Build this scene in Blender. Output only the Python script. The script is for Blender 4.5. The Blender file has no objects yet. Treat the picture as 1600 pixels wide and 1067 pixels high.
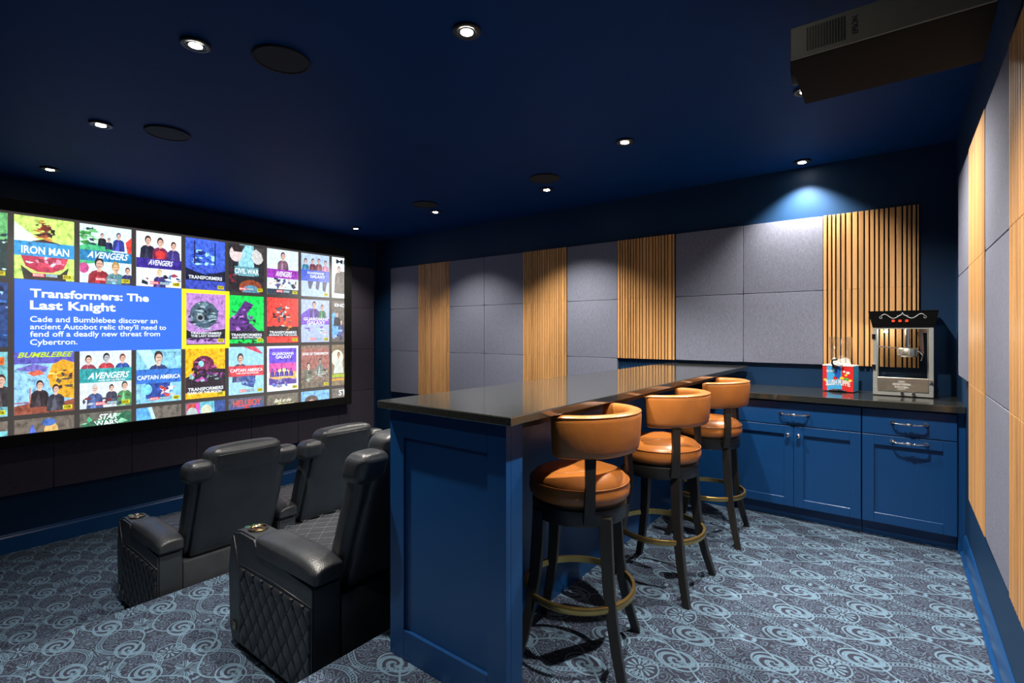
import bpy, bmesh, math, random
from mathutils import Vector, Matrix
PI = math.pi
scene = bpy.context.scene
COL = scene.collection

# ------------------------------------------------------------------ camera, world, exposure
cam_d = bpy.data.cameras.new('camera'); cam = bpy.data.objects.new('camera', cam_d); COL.objects.link(cam)
cam_d.sensor_width = 36.0; cam_d.lens = 785.15/1600*36; cam_d.shift_y = -0.0085
cam_d.clip_start = 0.02
cam.location = (0, 0, 1.38); cam.rotation_euler = (PI/2, 0, 0.655969)
scene.camera = cam
vs = scene.view_settings
vs.view_transform = 'Standard'; vs.look = 'None'; vs.gamma = 1; vs.use_curve_mapping = False
vs.exposure = 0.0
world = bpy.data.worlds.new('world'); scene.world = world; world.use_nodes = True
bg = world.node_tree.nodes['Background']; bg.inputs[0].default_value = (0.75, 0.85, 1.0, 1); bg.inputs[1].default_value = 0.012
SPOT_W = 260.0

# room constants
Z0, Z1 = -0.6, -0.3           # front and middle seating levels; the bar level is 0
E1, E2 = -3.745, -1.90        # riser edges
XS, XR, YB, ZC = -6.35, 0.33, 4.84, 2.77
YN = -0.6

# ------------------------------------------------------------------ shader helpers
def srgb(r, g, b):
    f = lambda c: (c/255/12.92) if c/255 <= 0.04045 else ((c/255+0.055)/1.055)**2.4
    return (f(r), f(g), f(b))
def new_mat(name):
    m = bpy.data.materials.new(name); m.use_nodes = True
    return m, m.node_tree, m.node_tree.nodes['Principled BSDF']
def setp(p, **k):
    for n, v in k.items():
        n = n.replace('_', ' ')
        p.inputs[n].default_value = (*v, 1) if isinstance(v, tuple) and len(v) == 3 else v
class V:                      # a small expression wrapper around Math nodes
    nt = None
    def __init__(s, sock): s.s = sock
    def __add__(a, b): return mth('ADD', a, b)
    __radd__ = __add__
    def __sub__(a, b): return mth('SUBTRACT', a, b)
    def __rsub__(a, b): return mth('SUBTRACT', b, a)
    def __mul__(a, b): return mth('MULTIPLY', a, b)
    __rmul__ = __mul__
    def __truediv__(a, b): return mth('DIVIDE', a, b)
def mth(op, *a):
    n = V.nt.nodes.new('ShaderNodeMath'); n.operation = op
    for i, x in enumerate(a):
        if isinstance(x, V): V.nt.links.new(x.s, n.inputs[i])
        else: n.inputs[i].default_value = x
    return V(n.outputs[0])
def sstep(x, lo, hi):         # 0 below lo, 1 above hi (lo > hi gives the falling version)
    n = V.nt.nodes.new('ShaderNodeMapRange'); n.interpolation_type = 'SMOOTHSTEP'
    V.nt.links.new(x.s, n.inputs[0])
    if lo < hi: n.inputs[1].default_value, n.inputs[2].default_value, n.inputs[3].default_value, n.inputs[4].default_value = lo, hi, 0, 1
    else: n.inputs[1].default_value, n.inputs[2].default_value, n.inputs[3].default_value, n.inputs[4].default_value = hi, lo, 1, 0
    return V(n.outputs[0])
def vmax(*a):
    r = a[0]
    for x in a[1:]: r = mth('MAXIMUM', r, x)
    return r
def noise(nt, scale, vec=None, detail=3, rough=.55):
    n = nt.nodes.new('ShaderNodeTexNoise'); n.inputs['Scale'].default_value = scale
    n.inputs['Detail'].default_value = detail; n.inputs['Roughness'].default_value = rough
    if vec is not None: nt.links.new(vec, n.inputs['Vector'])
    return n
def ramp(nt, fac, stops):
    r = nt.nodes.new('ShaderNodeValToRGB'); nt.links.new(fac, r.inputs[0])
    e = r.color_ramp.elements
    while len(e) < len(stops): e.new(.5)
    for el, (p, c) in zip(e, stops): el.position = p; el.color = (*c, 1)
    return r
def bump(nt, p, h, strength, dist=.01):
    b = nt.nodes.new('ShaderNodeBump'); b.inputs['Strength'].default_value = strength; b.inputs['Distance'].default_value = dist
    nt.links.new(h, b.inputs['Height']); nt.links.new(b.outputs[0], p.inputs['Normal'])
def mapped(nt, src='Object', scale=(1, 1, 1)):
    t = nt.nodes.new('ShaderNodeTexCoord'); mp = nt.nodes.new('ShaderNodeMapping'); mp.inputs['Scale'].default_value = scale
    nt.links.new(t.outputs[src], mp.inputs['Vector']); return mp.outputs[0]

def paint(name, col, rough=.45, var=.12, spec=.5):
    m, nt, p = new_mat(name)
    n = noise(nt, 3.0, mapped(nt)); d = tuple(c*(1-var) for c in col)
    nt.links.new(ramp(nt, n.outputs[0], [(.3, d), (.7, col)]).outputs[0], p.inputs['Base Color'])
    setp(p, Roughness=rough, Specular_IOR_Level=spec)
    bump(nt, p, noise(nt, 260, mapped(nt), 2).outputs[0], .05, .002)
    return m
def leather(name, col, rough=.4, scale=160, var=.25, bs=.18):
    m, nt, p = new_mat(name)
    n = noise(nt, 7, mapped(nt), 4); d = tuple(c*(1-var) for c in col); l = tuple(min(1, c*(1+var*.6)) for c in col)
    nt.links.new(ramp(nt, n.outputs[0], [(.28, d), (.5, col), (.75, l)]).outputs[0], p.inputs['Base Color'])
    vo = nt.nodes.new('ShaderNodeTexVoronoi'); vo.inputs['Scale'].default_value = scale; nt.links.new(mapped(nt), vo.inputs['Vector'])
    w = noise(nt, 9, mapped(nt), 2)
    V.nt = nt
    h = V(vo.outputs['Distance'])*.25 + V(w.outputs[0])*1.6
    bump(nt, p, h.s, bs, .012)
    setp(p, Roughness=rough, Specular_IOR_Level=.62)
    return m
def metal(name, col, rough=.2):
    m, nt, p = new_mat(name)
    n = noise(nt, 40, mapped(nt)); V.nt = nt
    nt.links.new((V(n.outputs[0])*.12 + (rough-.05)).s, p.inputs['Roughness'])
    setp(p, Base_Color=col, Metallic=1.0); return m
def plain(name, col, rough=.5, var=.06):
    m, nt, p = new_mat(name)
    n = noise(nt, 25, mapped(nt)); d = tuple(c*(1-var) for c in col)
    nt.links.new(ramp(nt, n.outputs[0], [(.3, d), (.7, col)]).outputs[0], p.inputs['Base Color'])
    setp(p, Roughness=rough); return m
def wood(name, col, rough=.45, axis=2, island=.35, grain=1.0):
    m, nt, p = new_mat(name)
    sc = [38, 38, 38]; sc[axis] = 1.6
    n = noise(nt, grain, mapped(nt, 'Object', tuple(sc)), 5, .6)
    d = tuple(c*.55 for c in col); l = tuple(min(1, c*1.2) for c in col)
    g = nt.nodes.new('ShaderNodeNewGeometry'); V.nt = nt
    f = V(n.outputs[0]) + (V(g.outputs['Random Per Island']) - .5)*island
    nt.links.new(ramp(nt, f.s, [(.22, d), (.5, col), (.8, l)]).outputs[0], p.inputs['Base Color'])
    setp(p, Roughness=rough); bump(nt, p, n.outputs[0], .12, .003); return m
def fabric(name, col, var=.26):
    m, nt, p = new_mat(name)
    a = noise(nt, 1.0, mapped(nt, 'Object', (420, 420, 40)), 3); b = noise(nt, 1.0, mapped(nt, 'Object', (40, 40, 420)), 3)
    V.nt = nt; h = V(a.outputs[0])*.5 + V(b.outputs[0])*.5
    d = tuple(c*(1-var) for c in col); l = tuple(c*(1+var) for c in col)
    nt.links.new(ramp(nt, h.s, [(.38, d), (.62, l)]).outputs[0], p.inputs['Base Color'])
    setp(p, Roughness=.9, Specular_IOR_Level=.2); bump(nt, p, h.s, .35, .003); return m
def granite(name):
    m, nt, p = new_mat(name)
    n = noise(nt, 420, mapped(nt), 2); k = noise(nt, 60, mapped(nt), 4)
    nt.links.new(ramp(nt, n.outputs[0], [(.35, (.011, .012, .011)), (.62, (.029, .031, .028)), (.76, (.14, .14, .12))]).outputs[0], p.inputs['Base Color'])
    V.nt = nt; nt.links.new((V(k.outputs[0])*.08+.06).s, p.inputs['Roughness'])
    setp(p, Specular_IOR_Level=.62, IOR=1.75); return m
def glow(name, col, strength, base=(.0, .0, .0)):
    m, nt, p = new_mat(name); setp(p, Base_Color=base, Roughness=.9, Emission_Color=col, Emission_Strength=strength, Specular_IOR_Level=0.0); return m
def clear(name, tint=(.96, .98, .98), gl=.12):
    m = bpy.data.materials.new(name); m.use_nodes = True; nt = m.node_tree; nt.nodes.remove(nt.nodes['Principled BSDF'])
    out = nt.nodes['Material Output']; t = nt.nodes.new('ShaderNodeBsdfTransparent'); t.inputs[0].default_value = (*tint, 1)
    g = nt.nodes.new('ShaderNodeBsdfGlossy'); g.inputs['Roughness'].default_value = .04
    fr = nt.nodes.new('ShaderNodeFresnel'); fr.inputs[0].default_value = 1.5; mx = nt.nodes.new('ShaderNodeMixShader'); V.nt = nt
    nt.links.new((V(fr.outputs[0])*.25+(gl-.02)).s, mx.inputs[0]); nt.links.new(t.outputs[0], mx.inputs[1]); nt.links.new(g.outputs[0], mx.inputs[2])
    nt.links.new(mx.outputs[0], out.inputs[0]); return m

def carpet(name):
    m, nt, p = new_mat(name); V.nt = nt
    geo = nt.nodes.new('ShaderNodeNewGeometry'); sp = nt.nodes.new('ShaderNodeSeparateXYZ'); nt.links.new(geo.outputs['Position'], sp.inputs[0])
    wob = noise(nt, 14, geo.outputs['Position'], 2)
    w = (V(wob.outputs[0])-.5)*.010
    X = V(sp.outputs[0]) + V(sp.outputs[2]) + w; Y = V(sp.outputs[1]) + w
    PX, PY = .625, .485
    wrap = lambda x, P: x - mth('FLOOR', x/P + .5)*P
    u = X + .845
    v = mth('ABSOLUTE', wrap(Y - 2.453, PY))
    line = lambda d, wd: sstep(mth('ABSOLUTE', d), wd, wd*.55)
    ph = u*(2*PI/PX); cs = mth('COSINE', ph); sn = mth('SINE', ph)
    nb = mth('SQRT', sn*sn*.73 + 1.0); ntn = mth('SQRT', sn*sn*1.0 + 1.0)
    db = (v - (.135 - .085*cs))/nb
    dt = (v - (.123 + .100*cs))/ntn
    dots = sstep(mth('SINE', u*420.0), -.7, .3)
    band = vmax(line(mth('ABSOLUTE', db)-.0105, .0034), line(db, .0062)*dots)
    thin = line(dt, .0062)
    def polar(uc, vc, ku=1.0):
        du = wrap(u - uc, PX)*ku; dv = v - vc
        return du, dv, mth('SQRT', du*du + dv*dv), mth('ARCTAN2', dv, du)
    parts = [band, thin]
    inside = []                               # motifs keep the filler pattern out of their own ground
    for uc, vc, R, ku, sg in ((.102, .137, .062, .70, 1), (.432, .121, .060, .70, -1)):
        du, dv, r, th = polar(uc, vc, ku)
        s = mth('FRACT', r/.0300 - th*(sg*2/(2*PI)) + 4.0)
        curl = sstep(mth('ABSOLUTE', s-.5), .31, .19)*sstep(r, R, R-.003)*(sstep(mth('FRACT', r/.0150 - th*(sg*4/(2*PI)) + 8.0), .06, .2)*.45+.55)
        parts += [curl, line(r-(R+.001), .0044)]
        inside.append(sstep(r, R+.010, R+.006))
    du, dv, r, th = polar(0, 0)
    pet = sstep(mth('COSINE', th*12.0), -.35, .25)*sstep(r - .050 - .008*mth('COSINE', th*12.0), .002, -.002)*sstep(r, .016, .020)
    parts += [pet, line(r-.071, .0044), sstep(r, .012, .009)]
    inside.append(sstep(r, .074, .070))
    for uc, vc, sg in ((.235, 0, 1), (.555, .2425, 1)):
        du, dv, r, th = polar(uc, vc)
        lob = .078 + .017*mth('COSINE', th*4.0) + .014*mth('COSINE', th*2.0)
        rib = mth('ABSOLUTE', mth('COSINE', th*5.0))
        fan = vmax(sstep(mth('COSINE', th*22.0 + r*rib*120.0), -.1, .45), sstep(rib, .14, .07))*sstep(r - lob, .0, -.006)*sstep(r, .010, .015)
        parts += [fan]
        inside.append(sstep(r - lob, .006, .0))
    du, dv, r, th = polar(.33, .2425)
    urn = sstep(mth('ABSOLUTE', du), .052, .049)*sstep(mth('ABSOLUTE', dv)-(.020+.012*mth('COSINE', du*110.0)), .003, -.001)
    parts.append(urn*sstep(mth('SINE', dv*700.0), -.5, .3)*sstep(mth('ABSOLUTE', mth('SINE', du*75.0)), .12, .3))
    inside += [sstep(mth('ABSOLUTE', db), .020, .016), sstep(mth('ABSOLUTE', dt), .013, .009), urn]
    cmb = nt.nodes.new('ShaderNodeCombineXYZ'); nt.links.new((wrap(u, PX)*1.0).s, cmb.inputs[0]); nt.links.new(v.s, cmb.inputs[1])
    fil = noise(nt, 17, cmb.outputs[0], 1, .4)
    leafy = sstep(mth('ABSOLUTE', mth('FRACT', V(fil.outputs[0])*9.0)-.5),   .26, .38)
    parts.append(leafy*(1.0 - vmax(*inside))*.60)
    mask = vmax(*parts)
    fib = noise(nt, 330, geo.outputs['Position'], 2, .7); blot = noise(nt, 30, geo.outputs['Position'], 3)
    f1 = V(fib.outputs[0])
    fac = mask*(sstep(f1, .28, .62)*.62 + .33) + (1.0-mask)*sstep(f1, .48, .72)*.26
    fac = fac*(V(blot.outputs[0])*.5+.75)
    r = ramp(nt, fac.s, [(0, (.027, .029, .048)), (.45, (.075, .112, .165)), (1, (.150, .258, .350))])
    nt.links.new(r.outputs[0], p.inputs['Base Color'])
    setp(p, Roughness=.95, Specular_IOR_Level=.1)
    bump(nt, p, (f1*1.0+mask*.25).s, .5, .006)
    return m

M = dict(
    navy=paint('navy_wall_paint', (.006, .031, .084), .5, .12, .2),
    ceil=paint('navy_ceiling_paint', (.0007, .032, .140), .6, .12, .08),
    cab=paint('blue_cabinet_paint', (.005, .050, .172), .30, .06),
    blackp=plain('black_paint', (.006, .006, .007), .5),
    velvet=plain('black_velvet', (.003, .003, .003), .95),
    lea=leather('charcoal_leather', (.023, .026, .031), .41),
    tan=leather('tan_leather', (.40, .135, .026), .34, 220, .22, .10),
    oak=wood('oak_slats', (.54, .285, .105)),
    dark=wood('black_stained_wood', (.012, .011, .010), .42, 2, .2),
    fab=fabric('grey_linen', (.158, .170, .228)),
    fabd=fabric('dark_linen', (.075, .066, .090)),
    brass=metal('antique_brass', (.50, .34, .12), .34),
    chrome=metal('chrome', (.80, .80, .82), .12),
    bronze=metal('bronze', (.30, .22, .12), .2),
    steel=plain('silver_enamel', (.27, .28, .27), .35),
    mirror=metal('polished_steel', (.88, .85, .74), .30),
    gran=granite('black_granite'),
    carp=carpet('scroll_carpet'),
    glass=clear('clear_glass', (.985, .99, .99), .045), acryl=clear('clear_acrylic', (.975, .98, .98), .05),
    lens=glow('lamp_lens', (1, .92, .78), 60),
    trimc=plain('dark_trim', (.010, .012, .016), .4),
    spk=plain('speaker_grille', (.004, .006, .010), .8),
    felt=plain('black_felt', (.006, .006, .006), .95),
    grey=plain('projector_grey', (.17, .18, .15), .5), greyd=paint('projector_dark', (.006, .006, .005), .6, .1, .08),
    red=plain('red_print', (.62, .02, .02), .4), lblue=plain('light_blue_print', (.05, .36, .70), .4), dblue=plain('deep_blue_plastic', (.01, .10, .42), .3),
    white=plain('white_plastic', (.75, .75, .72), .4), yellow=plain('yellow_print', (.85, .60, .03), .4), green=plain('green_print', (.05, .45, .06), .4),
    orange=glow('orange_switch', (1, .10, .03), .22, (.5, .06, .02)),
    canopy=paint('gloss_black_canopy', (.003, .003, .0035), .6, .05, .1),
    silverp=plain('silver_print', (.55, .56, .58), .35),
    stitch=plain('pale_stitch', (.06, .065, .075), .5),  # even pale grey of the seat stitching, not emissive
)

# ------------------------------------------------------------------ mesh helpers
def link(name, bm, mat, parent=None, smooth=False, loc=None):
    me = bpy.data.meshes.new(name); bmesh.ops.recalc_face_normals(bm, faces=bm.faces)
    bm.to_mesh(me); bm.free()
    for mm in (mat if isinstance(mat, (list, tuple)) else [mat]): me.materials.append(mm)
    if smooth:
        for f in me.polygons: f.use_smooth = True
    o = bpy.data.objects.new(name, me); COL.objects.link(o)
    if parent is not None: o.parent = parent
    if loc is not None: o.location = loc
    return o
def auto(o, ang=40):
    me = o.data
    for f in me.polygons: f.use_smooth = True
    bm = bmesh.new(); bm.from_mesh(me)
    for e in bm.edges:
        if len(e.link_faces) == 2 and e.calc_face_angle(0) > math.radians(ang): e.smooth = False
        else: e.smooth = True
    bm.to_mesh(me); bm.free(); return o
def thing(name, label, cat, loc=(0, 0, 0), rotz=0, group=None):
    o = bpy.data.objects.new(name, None); COL.objects.link(o); o.empty_display_size = .1
    o.location = loc; o.rotation_euler = (0, 0, rotz); tag(o, label, cat, group); return o
def tag(o, label, cat, group=None):
    o['label'] = label; o['category'] = cat
    if group: o['group'] = group
    return o
def struct(o): o['kind'] = 'structure'; return o
def dup(root, loc, rotz=None, label=None, group=None):
    r = root.copy(); COL.objects.link(r); r.location = loc
    if rotz is not None: r.rotation_euler = (0, 0, rotz)
    if label: r['label'] = label
    if group: r['group'] = group
    for ch in list(root.children):
        c = ch.copy(); COL.objects.link(c); c.parent = r
        for g in list(ch.children):
            d = g.copy(); COL.objects.link(d); d.parent = c
    return r
def box(bm, x0, x1, y0, y1, z0, z1, bev=0, seg=2, mi=0):
    r = bmesh.ops.create_cube(bm, size=1.0)
    vs_ = r['verts']
    for v in vs_: v.co = Vector(((x0+x1)/2+v.co.x*(x1-x0), (y0+y1)/2+v.co.y*(y1-y0), (z0+z1)/2+v.co.z*(z1-z0)))
    fs = set(f for v in vs_ for f in v.link_faces)
    for f in fs: f.material_index = mi
    if bev:
        es = list(set(e for v in vs_ for e in v.link_edges))
        bmesh.ops.bevel(bm, geom=es, offset=bev, segments=seg, profile=.5, affect='EDGES')
    return bm
def B(*a, **k): bm = bmesh.new(); return box(bm, *a, **k)
def cyl(bm, c, r, h, axis='z', seg=32, r2=None, mi=0):
    mat = Matrix.Translation(Vector(c))
    if axis == 'x': mat = mat @ Matrix.Rotation(PI/2, 4, 'Y')
    if axis == 'y': mat = mat @ Matrix.Rotation(-PI/2, 4, 'X')
    res = bmesh.ops.create_cone(bm, cap_ends=True, segments=seg, radius1=r, radius2=r if r2 is None else r2, depth=h, matrix=mat)
    for f in set(f for v in res['verts'] for f in v.link_faces): f.material_index = mi
    return bm
def lathe(bm, prof, c=(0, 0, 0), seg=48, closed=False, ang=None):
    rings = []
    for (r, z) in prof:
        rings.append([bm.verts.new((c[0]+r*math.cos(2*PI*i/seg), c[1]+r*math.sin(2*PI*i/seg), c[2]+z)) for i in range(seg)])
    n = len(rings)
    for k in range(n if closed else n-1):
        a, b = rings[k], rings[(k+1) % n]
        for i in range(seg): bm.faces.new((a[i], a[(i+1) % seg], b[(i+1) % seg], b[i]))
    if not closed:
        if prof[0][0] > 1e-6: bm.faces.new(rings[0])
        if prof[-1][0] > 1e-6: bm.faces.new(rings[-1])
    return bm
def tube(bm, pts, r, seg=8, closed=False, rad=None):
    pts = [Vector(p) for p in pts]; n = len(pts); rings = []; up = None
    for i, p in enumerate(pts):
        if closed: t = pts[(i+1) % n]-pts[i-1]
        else: t = pts[min(i+1, n-1)]-pts[max(i-1, 0)]
        t.normalize()
        if up is None:
            up = Vector((0, 0, 1)) if abs(t.z) < .9 else Vector((1, 0, 0))
        a = t.cross(up); a.normalize(); b = a.cross(t); up = b
        rr = rad[i] if rad else r
        rings.append([bm.verts.new(p+rr*(math.cos(2*PI*k/seg)*a+math.sin(2*PI*k/seg)*b)) for k in range(seg)])
    for i in range(n if closed else n-1):
        A, Bq = rings[i], rings[(i+1) % n]
        for k in range(seg): bm.faces.new((A[k], A[(k+1) % seg], Bq[(k+1) % seg], Bq[k]))
    if not closed: bm.faces.new(rings[0]); bm.faces.new(rings[-1])
    return bm
def cushion(bm, c, s, r=.04, n=8, puff=(0, 0, 0), xf=None):
    """rounded, slightly inflated block: centre c, size s, corner radius r, puff = bulge of each axis' faces"""
    hx, hy, hz = s[0]/2, s[1]/2, s[2]/2
    res = bmesh.ops.create_cube(bm, size=2.0)
    es = list(set(e for v in res['verts'] for e in v.link_edges))
    before = set(bm.verts) - set(res['verts'])
    bmesh.ops.subdivide_edges(bm, edges=es, cuts=n, use_grid_fill=True)
    for v in [v for v in bm.verts if v not in before]:
        q = v.co
        def warp(t): return math.copysign(abs(t)**.75 if abs(t) < 1 else 1, t)
        q = Vector([max(-1, min(1, warp(t))) for t in q])
        p_ = Vector((q.x*hx, q.y*hy, q.z*hz))
        core = Vector((max(-hx+r, min(hx-r, p_.x)), max(-hy+r, min(hy-r, p_.y)), max(-hz+r, min(hz-r, p_.z))))
        d = p_-core
        if d.length > 1e-9: p_ = core + d.normalized()*r
        b = lambda a_, b_: (1-a_*a_)*(1-b_*b_)
        p_.x += puff[0]*math.copysign(1, q.x)*b(q.y, q.z)*abs(q.x)
        p_.y += puff[1]*math.copysign(1, q.y)*b(q.x, q.z)*abs(q.y)
        p_.z += puff[2]*math.copysign(1, q.z)*b(q.x, q.y)*abs(q.z)
        p_ += Vector(c)
        v.co = xf(p_) if xf else p_
    return bm
def prism(bm, poly, axis, a0, a1, mi=0):
    """extrude a 2D polygon (in the two other axes, in xyz order) along axis from a0 to a1"""
    def P(p, a):
        return {'x': (a, p[0], p[1]), 'y': (p[0], a, p[1]), 'z': (p[0], p[1], a)}[axis]
    lo = [bm.verts.new(P(p, a0)) for p in poly]; hi = [bm.verts.new(P(p, a1)) for p in poly]; n = len(poly)
    fs = [bm.faces.new(lo), bm.faces.new(hi[::-1])]+[bm.faces.new((lo[i], hi[i], hi[(i+1) % n], lo[(i+1) % n])) for i in range(n)]
    for f in fs: f.material_index = mi
    return bm
_tc = {}
def text_geo(txt, bold=.0):
    """2D outline triangles of a line of lettering, normalised to width 1 x height 1"""
    key = (txt, bold)
    if key in _tc: return _tc[key]
    cu = bpy.data.curves.new('lettering', 'FONT'); cu.body = txt; cu.size = 1; cu.offset = bold; cu.resolution_u = 3
    o = bpy.data.objects.new('lettering', cu); me = o.to_mesh()
    vs_ = [(v.co.x, v.co.y) for v in me.vertices]; fs = [tuple(p.vertices) for p in me.polygons]
    o.to_mesh_clear(); bpy.data.objects.remove(o); bpy.data.curves.remove(cu)
    x0 = min(v[0] for v in vs_); x1 = max(v[0] for v in vs_); y0 = min(v[1] for v in vs_); y1 = max(v[1] for v in vs_)
    _tc[key] = ([((a-x0)/(x1-x0), (b-y0)/(y1-y0)) for a, b in vs_], fs, (x1-x0)/(y1-y0)); return _tc[key]
def put_text(bm, txt, fn, x0, x1, y0, y1, bold=.0, mi=0, shear=0):
    """fn maps 2D sign coordinates to 3D"""
    v2, fs, _ = text_geo(txt, bold)
    vs_ = [bm.verts.new(fn(x0+(a+shear*b)*(x1-x0), y0+b*(y1-y0))) for a, b in v2]
    for f in fs:
        try: bm.faces.new([vs_[i] for i in f]).material_index = mi
        except ValueError: pass

# ------------------------------------------------------------------ setting
def build_room():
    # stepped, carpeted floor: one profile extruded along y, with rounded nosings
    prof = [(XS-.1, Z0)]
    def nosing(x, zlo, zhi, r=.03):
        pts = [(x, zlo)]
        for k in range(7):
            a = PI - k*PI/12
            pts.append((x+r+r*math.cos(a), zhi-r+r*math.sin(a)))
        return pts
    prof += nosing(E1, Z0, Z1) + nosing(E2, Z1, 0) + [(XR+.1, 0), (XR+.1, -.9), (XS-.1, -.9)]
    struct(auto(link('floor', prism(bmesh.new(), prof, 'y', YN, YB+.1), M['carp']), 50))
    struct(link('ceiling', B(XS-.1, XR+.1, YN, YB+.1, ZC, ZC+.1), M['ceil']))
    struct(link('wall_left', B(XS-.1, XS, YN, YB+.1, Z0, ZC), M['navy']))
    struct(link('wall_back', B(XS, XR+.1, YB, YB+.1, Z0, ZC), M['navy']))
    struct(link('wall_right', B(XR, XR+.1, YN, YB, -.3, ZC), M['navy']))
    def base(name, poly, axis, a0, a1): struct(auto(link(name, prism(bmesh.new(), poly, axis, a0, a1), M['cab']), 30))
    base('baseboard_right', [(XR, 0), (XR-.028, 0), (XR-.028, .02), (XR-.016, .03), (XR-.016, .105), (XR-.006, .13), (XR, .13)], 'y', YN, 4.17)
    base('baseboard_left', [(XS, Z0), (XS+.022, Z0), (XS+.022, Z0+.14), (XS+.014, Z0+.152), (XS+.014, Z0+.16), (XS+.005, Z0+.17), (XS, Z0+.17)], 'y', YN, YB)
    base('baseboard_back', [(YB, Z0), (YB-.018, Z0), (YB-.018, Z0+.15), (YB-.006, Z0+.17), (YB, Z0+.17)], 'x', XS+.03, E1-.01)
build_room()

# ------------------------------------------------------------------ wall panels (0.61 m tiles)
T = .6085
def fabric_tile(mat):
    bm = bmesh.new(); cushion(bm, (0, .021, T/2), (T-.003, .040, T-.003), .006, 6, (0, 0, 0)); return bm
def slat_panel(seed):
    t = thing('wood_slat_panel', '', 'slatted panel')
    link('backing', B(-T/2+.002, T/2-.002, .022, .040, .001, T-.001), M['felt'], t)
    rnd = random.Random(seed); bm = bmesh.new(); x = -T/2+.002
    widths = []
    while True:
        w = rnd.choice((.030, .022, .019, .017, .017, .030)); g = .0108
        if x+w > T/2-.002:
            w = T/2-.002-x
            if w > .006: box(bm, x, x+w, 0.0, .021, .0005, T-.0005, .0012, 1)
            break
        box(bm, x, x+w, 0.0, .021, .0005, T-.0005, .0012, 1); x += w+g
    link('slats', bm, M['oak'], t); return t
tile0 = link('acoustic_panel', fabric_tile(0), M['fab'], None, True); auto(tile0, 35); tag(tile0, '', 'acoustic panel')
tiled0 = link('acoustic_panel', fabric_tile(0), M['fabd'], None, True); auto(tiled0, 35); tag(tiled0, '', 'acoustic panel')
slat0 = {0: slat_panel(3), 1: slat_panel(8)}
used = set()
def place(src, loc, rz, label, group):
    if src.name not in used:
        used.add(src.name); src.location = loc; src.rotation_euler = (0, 0, rz); src['label'] = label; src['group'] = group; return src
    return dup(src, loc, rz, label, group)
ZB = 2.335
YP = YB-.041
rows3 = ('top', 'middle', 'bottom'); rows2 = ('upper', 'lower')
back_cols = [
    ('f', 3, 'grey fabric panel, {} one at the dark left end of long wall'),
    ('s', 3, 'oak slat panel, {} section of the leftmost slatted strip on the long wall'),
    ('f', 3, 'grey fabric panel, {} one just right of the leftmost slatted strip'),
    ('f', 3, 'grey fabric panel, {} one just left of the second slatted strip'),
    ('s', 3, 'oak slat panel, {} section of second slatted strip from the left'),
    ('f', 3, 'grey fabric panel, {} one between second and third slatted strips of long wall'),
    ('s', 2, 'oak slat panel, {} section of third slatted strip, over far bar end'),
    ('f', 2, 'grey fabric panel, {} dim one just right of the third slatted strip'),
    ('f', 2, 'grey fabric panel, {} spotlit one left of slats behind slush machine'),
    ('s', 2, 'oak slat panel, {} section behind the slush and popcorn machines')]
for i, (kd, n, lab) in enumerate(back_cols):
    xc = .12 - T*(9-i) - T/2
    for r in range(n):
        nm = (rows3 if n == 3 else rows2)[r]
        place(tile0 if kd == 'f' else slat0[i % 2], (xc, YP, ZB-T*(r+1)), 0, lab.format(nm),
              'grey fabric panels on the long wall' if kd == 'f' else 'oak slat panels on the long wall')
right_cols = [
    ('f', 2, 'grey fabric panel, {} one beside the popcorn corner on right wall'),
    ('s', 3, 'oak slat panel, {} section of right-wall strip nearest the cabinets'),
    ('f', 3, 'grey fabric panel, {} one between the two oak strips of right wall'),
    ('s', 3, 'oak slat panel, {} section of strip at right edge of photo')]
for i, (kd, n, lab) in enumerate(right_cols):
    yc = 4.14 - T*i - T/2
    for r in range(n):
        nm = (rows3 if n == 3 else rows2)[r]
        place(tile0 if kd == 'f' else slat0[i % 2], (XR-.0415, yc, ZB-T*(r+1)), -PI/2, lab.format(nm),
              'grey fabric panels on the right wall' if kd == 'f' else 'oak slat panels on the right wall')
# dark panels round the screen
for r, nm in enumerate(('top', 'second', 'third', 'bottom')):
    place(tiled0, (XS+.0415, 4.77-T/2, 2.355-T*(r+1)), PI/2, 'dark fabric panel, %s one of the column right of the screen' % nm, 'dark fabric panels beside the screen')
for k, nm in enumerate(('second', 'third', 'fourth', 'fifth', 'sixth', 'seventh')):
    place(tiled0, (XS+.0415, 4.77-T*(k+1)-T/2, 2.355-T*4), PI/2, 'dark fabric panel below the screen, %s from the far corner' % nm, 'dark fabric panels under the screen')

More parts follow.
